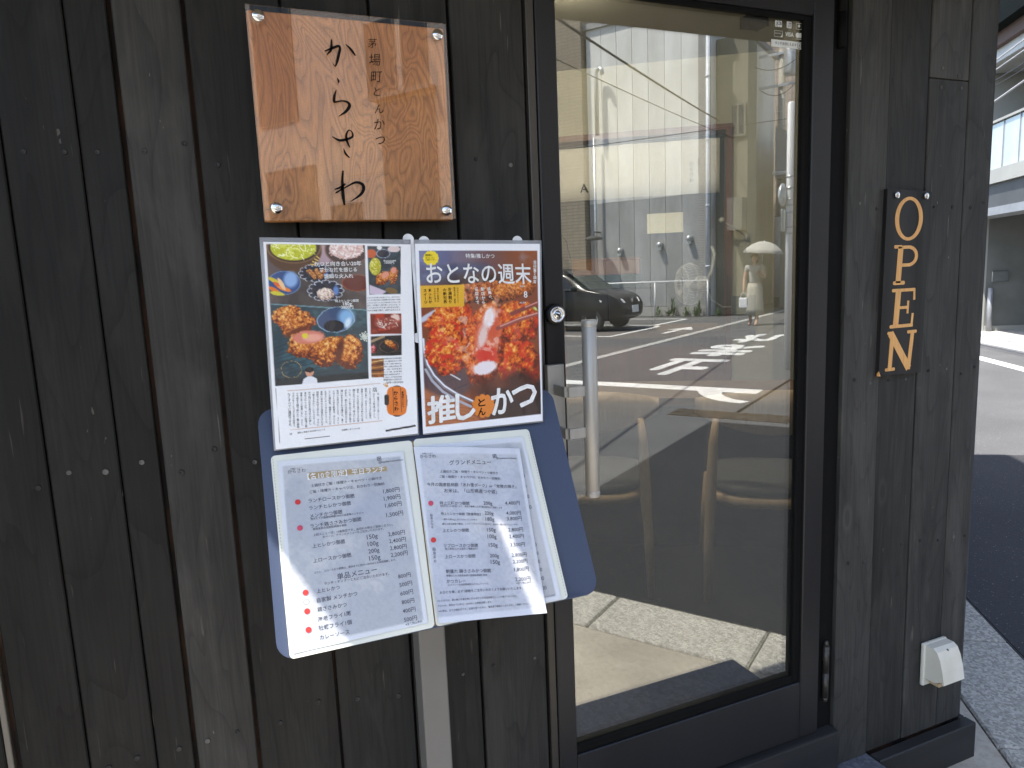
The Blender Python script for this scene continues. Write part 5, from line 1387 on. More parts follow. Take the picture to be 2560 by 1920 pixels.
# ---- the open menu book
BK = (.25, -.25, .98)
bk = thing('menu_book', 'open cream menu book with price lists lying on the sloping tray', 'menu', BK)
cl = slab(MB(), ((.0529, .0713), (.2512, .0744), (.2342, .3387), (.0466, .3372)), plateP, .0003, .0085, .03, wh=(.19, .265)); cl.build('cover', VINYL, bk, BK)
cr = slab(MB(), ((.2536, .0732), (.4387, .0803), (.4352, .3417), (.2362, .3387)), plateP, .0003, .0085, .03, wh=(.19, .265)); cr.build('cover', VINYL, bk, BK)
slab(MB(), ((.2490, .0750), (.2560, .0750), (.2385, .3380), (.2315, .3380)), plateP, .0002, .0052, .2, wh=(.007, .26)).build('spine', M('brown_ribbon', (.30, .19, .07), .7), bk, BK)
stm = MB()
for q, rng_ in ((((.0552, .0745), (.0492, .3345)), 60), (((.4362, .084), (.4325, .338)), 58)):
    for k in range(rng_):
        t = (k+.5)/rng_; u = q[0][0]*(1-t)+q[1][0]*t; v = q[0][1]*(1-t)+q[1][1]*t
        stm.raw([plateP(u+du, v+dv, .0089) for du, dv in ((-.0003, -.0012), (.0003, -.0012), (.0003, .0012), (-.0003, .0012))], [(0, 3, 2, 1)])
o = stm.build('stitching', M('stitch_thread', (.40, .37, .26), .8), bk, BK)
def bowL(u, v, off=0.0): return plateP(u, v, .0100+off+.0004*math.sin(u*60))
def bowR(u, v, off=0.0):
    t = min(max((u-.245)/.16, 0), 1)
    return plateP(u, v, .0122+off + .0042*math.sin(PI*t)**.8*(1 if t > 0 else 0) + .0016*math.sin(t*14+v*6)*t + .0012*max(0, v-.30)/.05)
def bowU(u, v, off=0.0): return plateP(u, v, .0096+off)
LQ = ((.0608, .0804), (.235, .0905), (.0502, .3314), (.2255, .3314))
pt = Paint(((135, 335), (925, 275), (230, 1545), (1080, 1350)), LQ, 120, 160, (214, 216, 218))
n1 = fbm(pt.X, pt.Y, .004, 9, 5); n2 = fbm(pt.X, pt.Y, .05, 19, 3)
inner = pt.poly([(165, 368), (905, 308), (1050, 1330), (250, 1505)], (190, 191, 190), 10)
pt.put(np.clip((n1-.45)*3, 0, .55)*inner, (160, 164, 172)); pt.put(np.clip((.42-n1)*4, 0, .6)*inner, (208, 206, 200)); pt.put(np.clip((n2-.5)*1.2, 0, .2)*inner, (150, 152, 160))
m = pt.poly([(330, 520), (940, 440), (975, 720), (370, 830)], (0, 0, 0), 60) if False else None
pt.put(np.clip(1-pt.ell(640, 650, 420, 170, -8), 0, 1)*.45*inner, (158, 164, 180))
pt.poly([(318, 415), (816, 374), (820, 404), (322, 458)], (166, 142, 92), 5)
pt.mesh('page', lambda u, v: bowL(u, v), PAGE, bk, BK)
pt = Paint(((1030, 235), (1680, 180), (1200, 1300), (1920, 1200)), ((.2614, .0842), (.4262, .092), (.2490, .337), (.4239, .3405)), 90, 120, (216, 218, 222))
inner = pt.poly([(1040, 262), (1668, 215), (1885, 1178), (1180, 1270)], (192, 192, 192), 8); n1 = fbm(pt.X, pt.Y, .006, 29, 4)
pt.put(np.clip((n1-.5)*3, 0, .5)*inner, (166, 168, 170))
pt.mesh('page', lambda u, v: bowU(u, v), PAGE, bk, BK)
pt = Paint(((990, 245), (1655, 255), (1150, 1355), (1825, 1290)), ((.2507, .0863), (.4137, .1108), (.2395, .3357), (.3947, .3548)), 120, 160, (210, 212, 218))
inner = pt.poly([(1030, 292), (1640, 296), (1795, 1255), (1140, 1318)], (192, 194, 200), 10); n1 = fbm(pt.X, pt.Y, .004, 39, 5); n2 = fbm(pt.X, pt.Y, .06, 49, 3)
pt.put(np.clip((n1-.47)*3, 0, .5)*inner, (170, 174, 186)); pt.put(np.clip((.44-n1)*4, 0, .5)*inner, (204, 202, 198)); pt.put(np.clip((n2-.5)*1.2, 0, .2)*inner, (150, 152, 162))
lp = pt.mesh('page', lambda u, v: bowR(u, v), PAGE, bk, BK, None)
lp['label'] = 'loose page in a clear sleeve lying over the right side'
TXT = M('menu_text_ink', (.075, .078, .095), .55, scale=80)
bt = MB()
PL = lambda u, v: bowL(u, v, .0004); PR = lambda u, v: bowR(u, v, .0005); PU = lambda u, v: bowU(u, v, .0004)
for s_, a, b, c, d in BOOK_L: h_text(bt, PL, s_, a, b, c, d, 0.004)
for s_, a, b, c, d in BOOK_U: h_text(bt, PU, s_, a, b, c, d, 0)
o = bt.build('printed_text', TXT, bk, BK); o['kind'] = 'stuff'
bt = MB()
for s_, a, b, c, d in BOOK_R: h_text(bt, PR, s_, a, b, c, d, 0.004)
for s_, a, b, c, d in BOOK_V: v_text(bt, PR, s_, a, b, c, d)
o = bt.build('printed_text', TXT, bk, BK); o['kind'] = 'stuff'
wt = MB()
for s_, a, b, c, d in GOLD: h_text(wt, PL, s_, a, b, c, d, .012)
wt.build('printed_heading', WTXT, bk, BK)
ic = MB()
for P_, (u, v) in ((PL, (.1987, .0960)), (PR, (.3705, .1175))):
    for k in range(4):
        d_ = ((-1, -1, 1, -.7), (-1, .7, 1, 1), (-1, -.7, -.7, .7), (.7, -.7, 1, .7))[k]; h_ = .0029
        ic.raw([P_(u+x*h_, v+y*h_) for x, y in ((d_[0], d_[1]), (d_[0], d_[3]), (d_[2], d_[3]), (d_[2], d_[1]))], [(0, 1, 2, 3)])
    ic.raw([P_(u+.0013*math.cos(2*PI*k/12), v-.0013*math.sin(2*PI*k/12)) for k in range(12)], [tuple(range(12))])
ic.build('photo_app_icon', INKG, bk, BK)
RED = M('red_round_sticker', (.62, .03, .022), .5, scale=40); PINK = M('faded_pink_sticker', (.60, .06, .11), .5, scale=40)
def dot(P_, u, v, mat, r=.0037, ring=False):
    n = 24
    if ring:
        vs_ = [P_(u+rr*math.cos(2*PI*k/n), v-rr*math.sin(2*PI*k/n)) for rr in (r, r*.9) for k in range(n)]
        MB().raw(vs_, [(k, (k+1) % n, n+(k+1) % n, n+k) for k in range(n)]).build('pen_ring', mat, bk, BK)
    else: MB().raw([P_(u+r*math.cos(2*PI*k/n), v-r*math.sin(2*PI*k/n)) for k in range(n)], [tuple(range(n))]).build('round_sticker', mat, bk, BK)
D1 = lambda u, v: bowL(u, v, .0006); D2 = lambda u, v: bowR(u, v, .0007)
for i, (u, v) in enumerate(((.0802, .1409), (.0785, .1763), (.0749, .2608), (.0744, .2724), (.0739, .2842), (.0727, .3071))): dot(D1, u, v, PINK if i == 1 else INKG if i == 3 else RED, .0037, i == 3)
dot(D2, .2597, .1727, PINK); dot(D2, .2535, .2245, RED)
# ============================================================ across the side street (seen in the door glass)
WALLW = M('white_wall_panel', (.80, .80, .77), .75, col2=(.62, .615, .58), scale=1.6, stretch=(1, 1, .22))
WALLG = M('grey_wall_panel', (.40, .41, .41), .8, col2=(.27, .275, .275), scale=1.8, stretch=(1, 1, .35))
GALV = M('galvanised_pipe', (.60, .62, .63), .35, .6, scale=10)
WPIPE = M('pale_blue_grey_pipe', (.58, .62, .68), .45, scale=10)
DKGLASS = M('dark_window_glass', (.03, .035, .04), .06, scale=5)
TILEB = tile_mat('brown_tile', (.30, .25, .185), (.26, .215, .155), (.16, .135, .10), 1, 1, .30, .10, .012)
TILEP = tile_mat('beige_tile', (.56, .46, .39), (.52, .425, .36), (.38, .32, .28), 1, 1, .25, .25, .018)
def gbox(a, b, mb=None, bev=0.0):   # (q, s, z) corners on the street grid
    return (mb or MB()).box(a, b, GRID, bev)
wb = thing('white_building', 'plain white panelled building beyond the parking lot, grey along its foot', 'building', G(-7.6, 19.8))
WL = G(-7.6, 19.8)
gbox((19.86, -9.5, 0), (27, -5.66, 8.62)).build('wall', WALLW, wb, WL)
for k in range(7):
    s0 = -9.5+k*.5; 
    gbox((19.82, s0+.006, 3.505), (19.859, s0+.494, 8.62)).build('wall_panel', WALLW, wb, WL)
    gbox((19.82, s0+.006, .30), (19.859, s0+.494, 3.495)).build('wall_panel', WALLG, wb, WL)
gbox((19.80, -6.0, .0), (19.86, -5.66, 8.62)).build('brick_edge', tile_mat('grey_brick', (.36, .35, .33), (.32, .31, .30), (.2, .2, .2), 1, 1, .2, .07, .01), wb, WL)
gbox((19.76, -9.5, 0), (19.82, -5.67, .28)).build('plinth', PALEC, wb, WL)
gbox((19.74, -9.62, 8.63), (27.1, -5.55, 8.8)).build('parapet_cap', WALLG, wb, WL)
def gp(*pts): return [G(s_, q_, z) for s_, q_, z in pts]
MB().tube(gp((-5.70, 19.70, 0), (-5.69, 19.70, 7.75)), .058, 12).build('downpipe', WPIPE, wb, WL)
c_ = MB()
for z in (1.4, 3.1, 4.9, 6.6): c_.lathe([(0, 0), (.07, 0), (.07, .05), (0, .05)], 12, Matrix.Translation(G(-5.695, 19.70, z)))
c_.build('pipe_clip', WPIPE, wb, WL)
MB().tube(gp((-9.08, 19.62, 5.50), (-9.08, 19.62, 7.22), (-9.05, 19.61, 7.36), (-8.95, 19.58, 7.42), (-8.86, 19.56, 7.36), (-8.84, 19.55, 7.22)), .065, 14).build('vent_pipe', GALV, wb, WL)
MB().tube(gp((-9.20, 19.62, .3), (-9.20, 19.62, 5.45)), .045, 12).build('vent_pipe', GALV, wb, WL)
for s_, z in ((-7.16, 2.12), (-8.45, 2.02), (-6.25, 2.25)):
    MB().lathe([(0, 0), (.085, 0), (.085, .12), (.07, .19), (0, .21)], 16, axes(G(s_, 19.82, z), E1, (0, 0, 1), E2*-1)).box((-.06, -.15, .02), (.06, .0, .15), axes(G(s_, 19.82, z), E1, (0, 0, 1), E2*-1)).build('vent_hood', GALV, wb, WL)
MB().lathe([(0, 0), (.26, 0), (.28, .03), (.2, .09), (.05, .13), (0, .13)], 24, Matrix.Translation(G(-9.15, 19.35, 2.38))).tube([G(-9.15, 19.35, 2.5), G(-9.15, 19.40, 2.62), G(-9.15, 19.85, 2.62)], .02).build('wall_lamp_shade', DARKW, wb, WL)
# barrier rail
br = thing('barrier_rail', 'white pipe barrier along the foot of the white building', 'barrier', G(-7.5, 19.3))
MB().tube(gp((-10.4, 19.3, 1.03), (-5.57, 19.3, 1.03)), .025, 10).build('rail', WHITE, br, G(-7.5, 19.3))
for s_ in (-10.35, -8.75, -7.15, -5.57): MB().tube(gp((s_, 19.3, -.02), (s_, 19.3, 1.04)), .022, 10).build('post', WHITE, br, G(-7.5, 19.3))
# weeds
WEED = M('weed_leaf', (.10, .18, .04), .7, col2=(.06, .12, .025), scale=20)
rg = random.Random(11)
wlab = ['low weed tuft nearest the parked car at the white wall foot', 'short weed tuft between the car and the tall weed', 'tall dark upright weed at the foot of the white wall', 'spreading weed tuft in front of the middle wall panel', 'weed tuft under the barrier rail before the downpipe', 'tallest weed beside the grey downpipe', 'weed tuft spilling round the corner of the white building']
for (s_, h_, lab) in zip((-7.2, -6.85, -6.72, -6.3, -6.0, -5.95, -5.35), (.32, .25, .58, .28, .25, .62, .22), wlab):
    o_ = G(s_, 19.6, -.01); mb = MB()
    for k in range(46):
        a = rg.uniform(0, 2*PI); l = h_*rg.uniform(.35, 1); sp = .13*rg.uniform(.1, 1.1); b0 = o_+Vector((rg.uniform(-.06, .06), rg.uniform(-.06, .06), l*rg.uniform(0, .75)))
        d_ = Vector((math.cos(a)*sp, math.sin(a)*sp, l*.4)); n_ = Vector((-math.sin(a), math.cos(a), 0))*.022
        mb.raw([b0, b0+d_*.5+n_, b0+d_, b0+d_*.5-n_], [(0, 1, 2, 3)])
    mb.tube([o_, o_+Vector((0, 0, h_*.8))], .006, 5)
    tag(mb.build('weed', WEED, None, o_), lab, 'weed', 'weeds along the white wall')
# brown tiled building to its left (also fills the reflection in the name board)
tb = thing('tiled_building', 'narrow brown tiled building left of the white building', 'building', G(-11.3, 19.6)); TBL = G(-11.3, 19.6)
gbox((19.6, -13.0, 0), (28, -9.56, 15.5)).build('wall', TILEB, tb, TBL)
WF = M('window_frame', (.17, .165, .14), .5, scale=5)
def window(par, loc, s0, s1, z0, z1, q0, mull=1, frame=None):
    f_ = MB(); t = .06
    gbox((q0-.05, s0, z0), (q0-.004, s0+t, z1), f_); gbox((q0-.05, s1-t, z0), (q0-.004, s1, z1), f_); gbox((q0-.05, s0+t, z1-t), (q0-.004, s1-t, z1), f_); gbox((q0-.05, s0+t, z0), (q0-.004, s1-t, z0+t), f_)
    for k in range(mull): c = s0+(s1-s0)*(k+1)/(mull+1); gbox((q0-.05, c-.025, z0+t), (q0-.004, c+.025, z1-t), f_)
    w_ = f_.build('window', frame or WF, par, loc)
    g_ = gbox((q0-.028, s0+t, z0+t), (q0-.006, s1-t, z1-t)).build('pane', DKGLASS, w_, loc)
window(tb, TBL, -12.6, -11.4, 8.2, 10.2, 19.6, 1); window(tb, TBL, -12.6, -11.4, 3.2, 5.2, 19.6, 1)
PINKT = tile_mat('pinkish_tile', (.66, .55, .46), (.60, .49, .41), (.42, .35, .30), 1, 1, .30, .12, .014)
tb2 = thing('tiled_building', 'wide pinkish tiled building with large dark windows, mirrored in the name board', 'building', G(-23, 19.9)); TBL2 = G(-23, 19.9)
gbox((19.9, -36, 0), (29, -13.04, 17)).build('wall', PINKT, tb2, TBL2)
for s0, s1, z0, z1 in ((-25.1, -22.7, 8.0, 13.0), (-18.75, -17.3, 8.2, 10.8), (-17.0, -15.8, 8.2, 10.8), (-25.0, -21.9, 3.2, 6.2), (-18.2, -15.6, 2.6, 7.9), (-21.2, -19.5, 2.4, 4.5), (-30, -27, 8, 12), (-30, -27, 3, 6)):
    window(tb2, TBL2, s0, s1, z0, z1, 19.9, 1 if s1-s0 > 1.6 else 0)
gbox((19.5, -15.5, 7.98), (19.89, -18.4, 8.11)).build('window_hood', WF, tb2, TBL2)
# olive block at the corner of the side street, low grey-roofed house, pale tiled tower behind
OLIVE = M('olive_render', (.23, .22, .165), .85, col2=(.19, .18, .135), scale=.8)
ob = thing('olive_building', 'olive grey rendered building beside the white one, past the downpipe', 'building', G(-5.2, 20.3)); OBL = G(-5.2, 20.3)
gbox((20.3, -5.64, 0), (21.2, -4.76, 7.7)).build('wall', OLIVE, ob, OBL)
window(ob, OBL, -5.25, -4.80, 5.0, 5.9, 20.3)
gbox((19.85, -5.2, 2.4), (20.29, -4.78, 3.3)).build('meter_box', WF, ob, OBL)
hb = thing('low_house', 'low house with a grey pitched roof on the far side street corner', 'house', G(-3.4, 24)); HBL = G(-3.4, 24)
gbox((24, -4.7, 0), (33, -2.2, 4.2)).build('wall', M('house_render', (.30, .285, .22), .85, scale=1), hb, HBL)
hm = MB(); hm.prism([(-4.85, 4.15), (-2.0, 4.15), (-2.0, 4.3), (-3.2, 5.0), (-4.85, 5.75)], 9.4, axes(G(0, 23.8, 0), E1, (0, 0, 1), E2)); hm.build('roof', M('grey_roof_sheet', (.34, .34, .33), .6, scale=3), hb, HBL)
MB().tube(gp((-4.9, 23.7, 4.3), (-2.0, 23.7, 4.2)), .06, 8).build('gutter', WHITE, hb, HBL)
pt_ = thing('beige_tower', 'pale beige tiled block of flats rising behind the low house', 'building', G(-4, 32)); PTL = G(-4, 32)
gbox((32, -9.5, 0), (44, 1.5, 18)).build('wall', TILEP, pt_, PTL)
BLGL = M('pale_blue_window_glass', (.36, .46, .48), .3, scale=4)
for s0, s1, z0, z1 in ((-8.05, -7.35, 9.1, 11.2), (-8.75, -8.25, 9.1, 10.6), (-7.55, -7.2, 8.0, 8.75), (-5.2, -4.2, 9.1, 11.2), (-8.6, -7.6, 5.4, 6.6)):
    o_ = gbox((31.9, s0, z0), (31.995, s1, z1)).build('window', WF, pt_, PTL); gbox((31.88, s0+.07, z0+.07), (31.899, s1-.07, (z0+z1)/2-.03)).build('pane', BLGL, o_, PTL); gbox((31.88, s0+.07, (z0+z1)/2+.03), (31.899, s1-.07, z1-.07)).build('pane', BLGL, o_, PTL)
# utility pole and cables
POLEC = M('concrete_pole', (.42, .40, .35), .8, scale=8)
up_ = thing('utility_pole', 'grey concrete utility pole with transformer and cables on the side street', 'utility pole', G(-4.95, 25)); UPL = G(-4.95, 25)
MB().lathe([(0, -.1), (.15, -.1), (.10, 9.6), (0, 9.6)], 16, Matrix.Translation(G(-4.95, 25))).build('shaft', POLEC, up_, UPL)
MB().lathe([(0, .3), (.157, .3), (.15, 3.0), (0, 3.0)], 16, Matrix.Translation(G(-4.95, 25))).build('sleeve', WHITE, up_, UPL)
MB().lathe([(0, 7.5), (.2, 7.5), (.22, 7.6), (.22, 8.25), (.18, 8.35), (0, 8.35)], 16, Matrix.Translation(G(-4.65, 24.85))).build('transformer', GALV, up_, UPL)
for z in (8.9, 8.2, 7.2): gbox((24.85, -5.7, z), (24.93, -4.1, z+.08)).build('crossarm', GALV, up_, UPL)
st_ = MB()
for k in range(12): st_.tube([G(-4.95, 24.8, 2.2+k*.42), G(-4.95+.17*(1 if k % 2 else -1), 24.78, 2.2+k*.42)], .012, 5)
st_.build('step_bolts', GALV, up_, UPL)
CABLE = M('black_cable', (.03, .03, .03), .6, scale=10)
def cable(lab, a, b, sag, r, cat='cable'):
    a, b = Vector(a), Vector(b); n = 16
    tag(MB().tube([a.lerp(b, k/n)+Vector((0, 0, -sag*4*(k/n)*(1-k/n))) for k in range(n+1)], r, 6).build('overhead_cable', CABLE, None, a), lab, cat, 'overhead cables')
cable('thick black cable slanting across the white building', G(-2.1, -1.45, 3.84), G(-5.55, 20.25, 5.5), .10, .018)
cable('thin black cable just below the thick one across the white building', G(-3.0, -1.9, 3.8), G(-5.2, 20.28, 5.0), .12, .007)
cable('cable from the olive building to the utility pole crossarm', G(-4.73, 21.5, 6.4), G(-4.5, 24.9, 7.25), .25, .012)
cable('cable crossing the pale flats above the low house', G(-4.72, 20.8, 6.9), G(-4.2, 24.9, 8.24), .3, .012)
cable('upper cable leaving the utility pole towards the right', G(-4.2, 24.9, 8.98), G(6, 20, 8.6), .5, .012)
cable('low cable running level past the top of the brown frame', G(-12, 12.0, 3.9), G(2, 12.0, 3.7), .05, .006)
# traffic mirror pole in front of the side street
wp = thing('mirror_pole', 'white pole with round traffic mirror and small sign by the side street', 'pole', G(-1.1, 8.9)); WPL = G(-1.1, 8.9)
MB().lathe([(0, -.05), (.044, -.05), (.044, 3.3), (.03, 3.32), (0, 3.32)], 16, Matrix.Translation(G(-1.1, 8.9))).build('shaft', WHITE, wp, WPL)
MB().lathe([(0, 0), (.135, 0), (.14, .02), (.09, .05), (0, .06)], 24, axes(G(-1.16, 8.83, 2.21), E2, (0, 0, 1), E1*-1)).build('mirror', GALV, wp, WPL)
MB().prism(rrect(-.10, -.135, .10, .135, .02, 3), .006, axes(G(-1.16, 8.83, 1.895), E2, (0, 0, 1), E1*-1)).build('sign_plate', GALV, wp, WPL)
c_ = MB()
for z in (1.72, 1.80, 1.98, 2.07, 2.14, 2.28, 2.42): c_.lathe([(0, 0), (.05, 0), (.05, .022), (0, .022)], 14, Matrix.Translation(G(-1.1, 8.9, z)))
c_.build('clamp_bands', GALV, wp, WPL)

# stop lettering on the side street: strokes of each character are one painted piece
for ch, qc in (('止', 8.85), ('ま', 11.0), ('れ', 13.15)):
    vs_, fs_, w_ = glyphs(ch, 0, 2); ys = [y for x, y in vs_]; y0, y1 = min(ys), max(ys)
    mb = MB()
    heavy(mb, lambda x, y, l_: G(-2.90+.80*x/w_, qc+.80-1.60*(y-y0)/(y1-y0), -.0012+l_*20), vs_, fs_, .044)
    mb.build('road_character', LINEM, side)

# parked car, nose towards the side street
PAINT = M('black_car_paint', (.006, .006, .007), .2, col2=(.005, .005, .006), scale=5, coat=.12, spec=.25)
CGLASS = M('tinted_car_glass', (.02, .022, .024), .04, scale=5)
TYRE = M('tyre_rubber', (.018, .018, .018), .8, scale=40)
LENS = M('headlight_lens', (.85, .86, .87), .25, 0, scale=40)
car = thing('parked_car', 'small black car parked facing the side street in the parking lot', 'car', G(-7.75, 15.0, -.008)); CL = G(-7.75, 15.0, -.008)
CM = Matrix.Translation(CL) @ GRID             # local X = q (width), Y = s (length, nose at +Y), Z up
prof = [(-1.78, .36, .92, .80), (-1.74, .28, 1.02, .80), (-1.5, .22, 1.46, .80), (-1.1, .20, 1.50, .82), (-.2, .20, 1.52, .82), (.30, .20, 1.48, .82), (.75, .20, 1.20, .82), (1.02, .20, .98, .82), (1.35, .21, .93, .81), (1.62, .22, .84, .77), (1.76, .26, .70, .68), (1.82, .34, .58, .58)]
def ring_(y, zb, zt, w):
    belt = min(zt, .93 if y < 1.0 else zt-.02)
    out = []
    for x, z in ((w*.88, zb), (w, zb+.14), (w*1.01, zb+.32), (w*.99, belt*.9 if belt < zt-.05 else (zb+.32+zt)/2), (w*.965, belt-.015), (w*(.80 if zt > 1.1 else .9), (belt+zt)/2+ (.12 if zt > 1.1 else 0.0)*.5), (w*(.70 if zt > 1.1 else .72), zt-.035 if zt > 1.1 else zt-.012), (w*.4, zt), (0, zt+.008)):
        out.append((x, z))
    return [(x, y, z) for x, z in out] + [(-x, y, z) for x, z in out[-2::-1]]
vs = []; fs = []
for p in prof: vs += ring_(*p)
k = 17
for i in range(len(prof)-1):
    for j in range(k-1): fs.append((i*k+j, i*k+j+1, (i+1)*k+j+1, (i+1)*k+j))
    fs.append((i*k+k-1, i*k, (i+1)*k, (i+1)*k+k-1))
fs += [tuple(range(k))[::-1], tuple((len(prof)-1)*k+j for j in range(k))]
bb = MB().raw([CM @ Vector(v) for v in vs], fs, True); bmesh.ops.recalc_face_normals(bb.bm, faces=bb.bm.faces[:])
body = bb.build('body', PAINT, car, CL); sm = body.modifiers.new('smooth', 'SUBSURF'); sm.levels = 1; sm.render_levels = 2
def cpoly(name, pts, mat, th=.01, par=None):
    n = len(pts); pts = [Vector(p) for p in pts]; nn = (pts[1]-pts[0]).cross(pts[2]-pts[0]).normalized()
    mb = MB().raw([CM @ p for p in pts]+[CM @ (p-nn*th) for p in pts], [tuple(range(n)), tuple(range(n, 2*n))[::-1]]+[(i, n+i, n+(i+1) % n, (i+1) % n) for i in range(n)])
    bmesh.ops.recalc_face_normals(mb.bm, faces=mb.bm.faces[:]); return mb.build(name, mat, par or car, CL)
cpoly('windscreen', [(-.66, 1.00, .985), (.66, 1.00, .985), (.58, .36, 1.44), (-.58, .36, 1.44)], CGLASS)
for sx in (-1, 1):
    cpoly('side_window', [(sx*.80, .70, .97), (sx*.80, -.30, .98), (sx*.68, -.30, 1.40), (sx*.66, .22, 1.40)], CGLASS)
    cpoly('side_window', [(sx*.80, -.38, .98), (sx*.80, -1.35, 1.0), (sx*.68, -1.25, 1.38), (sx*.68, -.38, 1.40)], CGLASS)
    hl = MB(); 
    vsh = [CM @ Vector((sx*a, b, c)) for a, b, c in ((.40, 1.80, .66), (.62, 1.70, .64), (.80, 1.38, .70), (.79, 1.26, .80), (.62, 1.56, .80), (.44, 1.735, .745))]
    hl.raw(vsh + [v - CM.to_3x3() @ Vector((0, .05, .01)) for v in vsh], [tuple(range(6)), tuple(range(6, 12))[::-1]]+[(i, 6+i, 6+(i+1) % 6, (i+1) % 6) for i in range(6)]); bmesh.ops.recalc_face_normals(hl.bm, faces=hl.bm.faces[:])
    hl.build('headlight', LENS, car, CL)
    mr = MB().box((-.10, -.04, -.06), (.10, .05, .06), CM @ Matrix.Translation((sx*.93, .72, 1.0)), .03, 2); mr.build('wing_mirror', PAINT, car, CL)
    for y in (1.10, -1.15):
        W = CM @ axes((sx*.70, y, .275), (0, 1, 0), (0, 0, 1), (sx, 0, 0)) if sx > 0 else CM @ axes((-.70, y, .275), (0, -1, 0), (0, 0, 1), (-1, 0, 0))
        w_ = MB().lathe([(.17, -.08), (.25, -.08), (.275, -.05), (.275, .08), (.25, .115), (.175, .11), (.17, .05)], 26, W).build('wheel', TYRE, car, CL)
        MB().lathe([(0, .02), (.175, .02), (.178, .105), (.15, .10), (.14, .06), (.05, .075), (0, .08)], 20, W).build('rim', GALV, w_, CL)
cpoly('grille', [(-.42, 1.835, .38), (.42, 1.835, .38), (.40, 1.835, .50), (-.40, 1.835, .50)], TYRE, .02)
cpoly('number_plate', [(-.17, 1.86, .42), (.17, 1.86, .42), (.17, 1.85, .585), (-.17, 1.85, .585)], WHITE, .015)
MB().lathe([(0, 0), (.05, 0), (.045, .012), (0, .014)], 16, CM @ axes((0, 1.775, .70), (1, 0, 0), (0, 0, 1), (0, -1, 0)) @ Matrix.Rotation(PI, 4, 'X')).build('badge', CHROME, car, CL)

# ============================================================ passer-by with a parasol
SKIN = M('skin', (.48, .30, .21), .6, scale=20)
DRESS = M('pale_dress_cloth', (.40, .39, .355), .9, scale=30)
SKIRT = M('grey_beige_skirt', (.40, .38, .32), .9, scale=30)
HAIR = M('dark_hair', (.025, .02, .018), .5, scale=60)
pe = thing('person', 'person in a pale top and long skirt walking with a white parasol', 'person', G(-3.5, 16.4, -.006)); PL_ = G(-3.5, 16.4, -.006)
PMx = Matrix.Translation(PL_) @ Matrix.Rotation(math.atan2(-E2.y, -E2.x)-PI/2, 4, 'Z')       # local +Y = walking direction (towards us)
def skin_obj(name, nodes, edges, mat, par, loc, root=0, sub=2):
    me = bpy.data.meshes.new(name); me.from_pydata([PMx @ Vector(n[:3])-Vector(loc) for n in nodes], edges, [])
    o = link(name, me, par, loc); md = o.modifiers.new('skin', 'SKIN'); md.use_smooth_shade = True
    for i, v in enumerate(me.skin_vertices[0].data):
        r_ = nodes[i][3]; v.radius = (r_, nodes[i][4] if len(nodes[i]) > 4 else r_); v.use_root = (i == root)
    s_ = o.modifiers.new('sub', 'SUBSURF'); s_.levels = sub; s_.render_levels = sub
    me.materials.append(mat); return o
N = [(0, 0, .86, .13, .10), (0, 0, 1.02, .115, .09), (0, 0, 1.20, .135, .095), (0, 0, 1.33, .10, .075), (0, .005, 1.40, .042), (0, .01, 1.46, .05), (0, .025, 1.53, .082, .09), (0, .02, 1.60, .06, .07),
     (-.085, 0, .80, .085), (-.09, .06, .46, .058), (-.09, .02, .10, .038), (-.09, .10, .03, .035), (-.09, .17, .02, .022),
     (.085, 0, .80, .085), (.09, .10, .46, .058), (.09, .16, .10, .038), (.09, .24, .03, .035), (.09, .30, .02, .022),
     (-.17, 0, 1.33, .055), (-.23, .02, 1.08, .042), (-.22, .10, .86, .03), (-.22, .13, .78, .026),
     (.17, 0, 1.33, .055), (.235, .03, 1.10, .042), (.13, .20, 1.20, .032), (.11, .235, 1.25, .03)]
ED = [(0, 1), (1, 2), (2, 3), (3, 4), (4, 5), (5, 6), (6, 7), (0, 8), (8, 9), (9, 10), (10, 11), (11, 12), (0, 13), (13, 14), (14, 15), (15, 16), (16, 17), (3, 18), (18, 19), (19, 20), (20, 21), (3, 22), (22, 23), (23, 24), (24, 25)]
skin_obj('body', N, ED, SKIN, pe, PL_)
top = [(0, 0, .93, .155, .115), (0, 0, 1.06, .135, .105), (0, 0, 1.22, .155, .11), (0, 0, 1.35, .12, .085), (-.17, 0, 1.345, .075), (-.20, .01, 1.22, .068), (.17, 0, 1.345, .075), (.21, .015, 1.22, .068)]
skin_obj('top', top, [(0, 1), (1, 2), (2, 3), (3, 4), (4, 5), (3, 6), (6, 7)], DRESS, pe, PL_)
sk = MB(); rings = []
for z, rx, ry in ((.98, .15, .11), (.85, .18, .14), (.62, .20, .17), (.40, .215, .19), (.24, .22, .20)): rings.append((z, rx, ry))
vs = []; fs = []
for z, rx, ry in rings:
    for j in range(24): a = 2*PI*j/24; f_ = 1+.05*math.sin(6*a)*(1-z); vs.append(PMx @ Vector((rx*f_*math.cos(a), .03*(1-z)+ry*f_*math.sin(a), z)))
for i in range(4):
    for j in range(24): fs.append((i*24+j, (i+1)*24+j, (i+1)*24+(j+1) % 24, i*24+(j+1) % 24))
sk.raw(vs, fs, True); o_ = sk.build('skirt', SKIRT, pe, PL_); sd_ = o_.modifiers.new('thickness', 'SOLIDIFY'); sd_.thickness = .006
hr = MB(); t = bmesh.new(); bmesh.ops.create_icosphere(t, subdivisions=3, radius=1)
for v in t.verts: v.co = Vector((v.co.x*.098, v.co.y*.105 - .012 - (.02 if v.co.z < 0 else 0), v.co.z*(.115 if v.co.z > 0 else .15)))
bmesh.ops.delete(t, geom=[v for v in t.verts if v.co.y > .045 and v.co.z < .05], context='VERTS'); bmesh.ops.transform(t, matrix=PMx @ Matrix.Translation((0, .02, 1.565)), verts=t.verts); hr.merge(t); hr.build('hair', HAIR, pe, PL_)
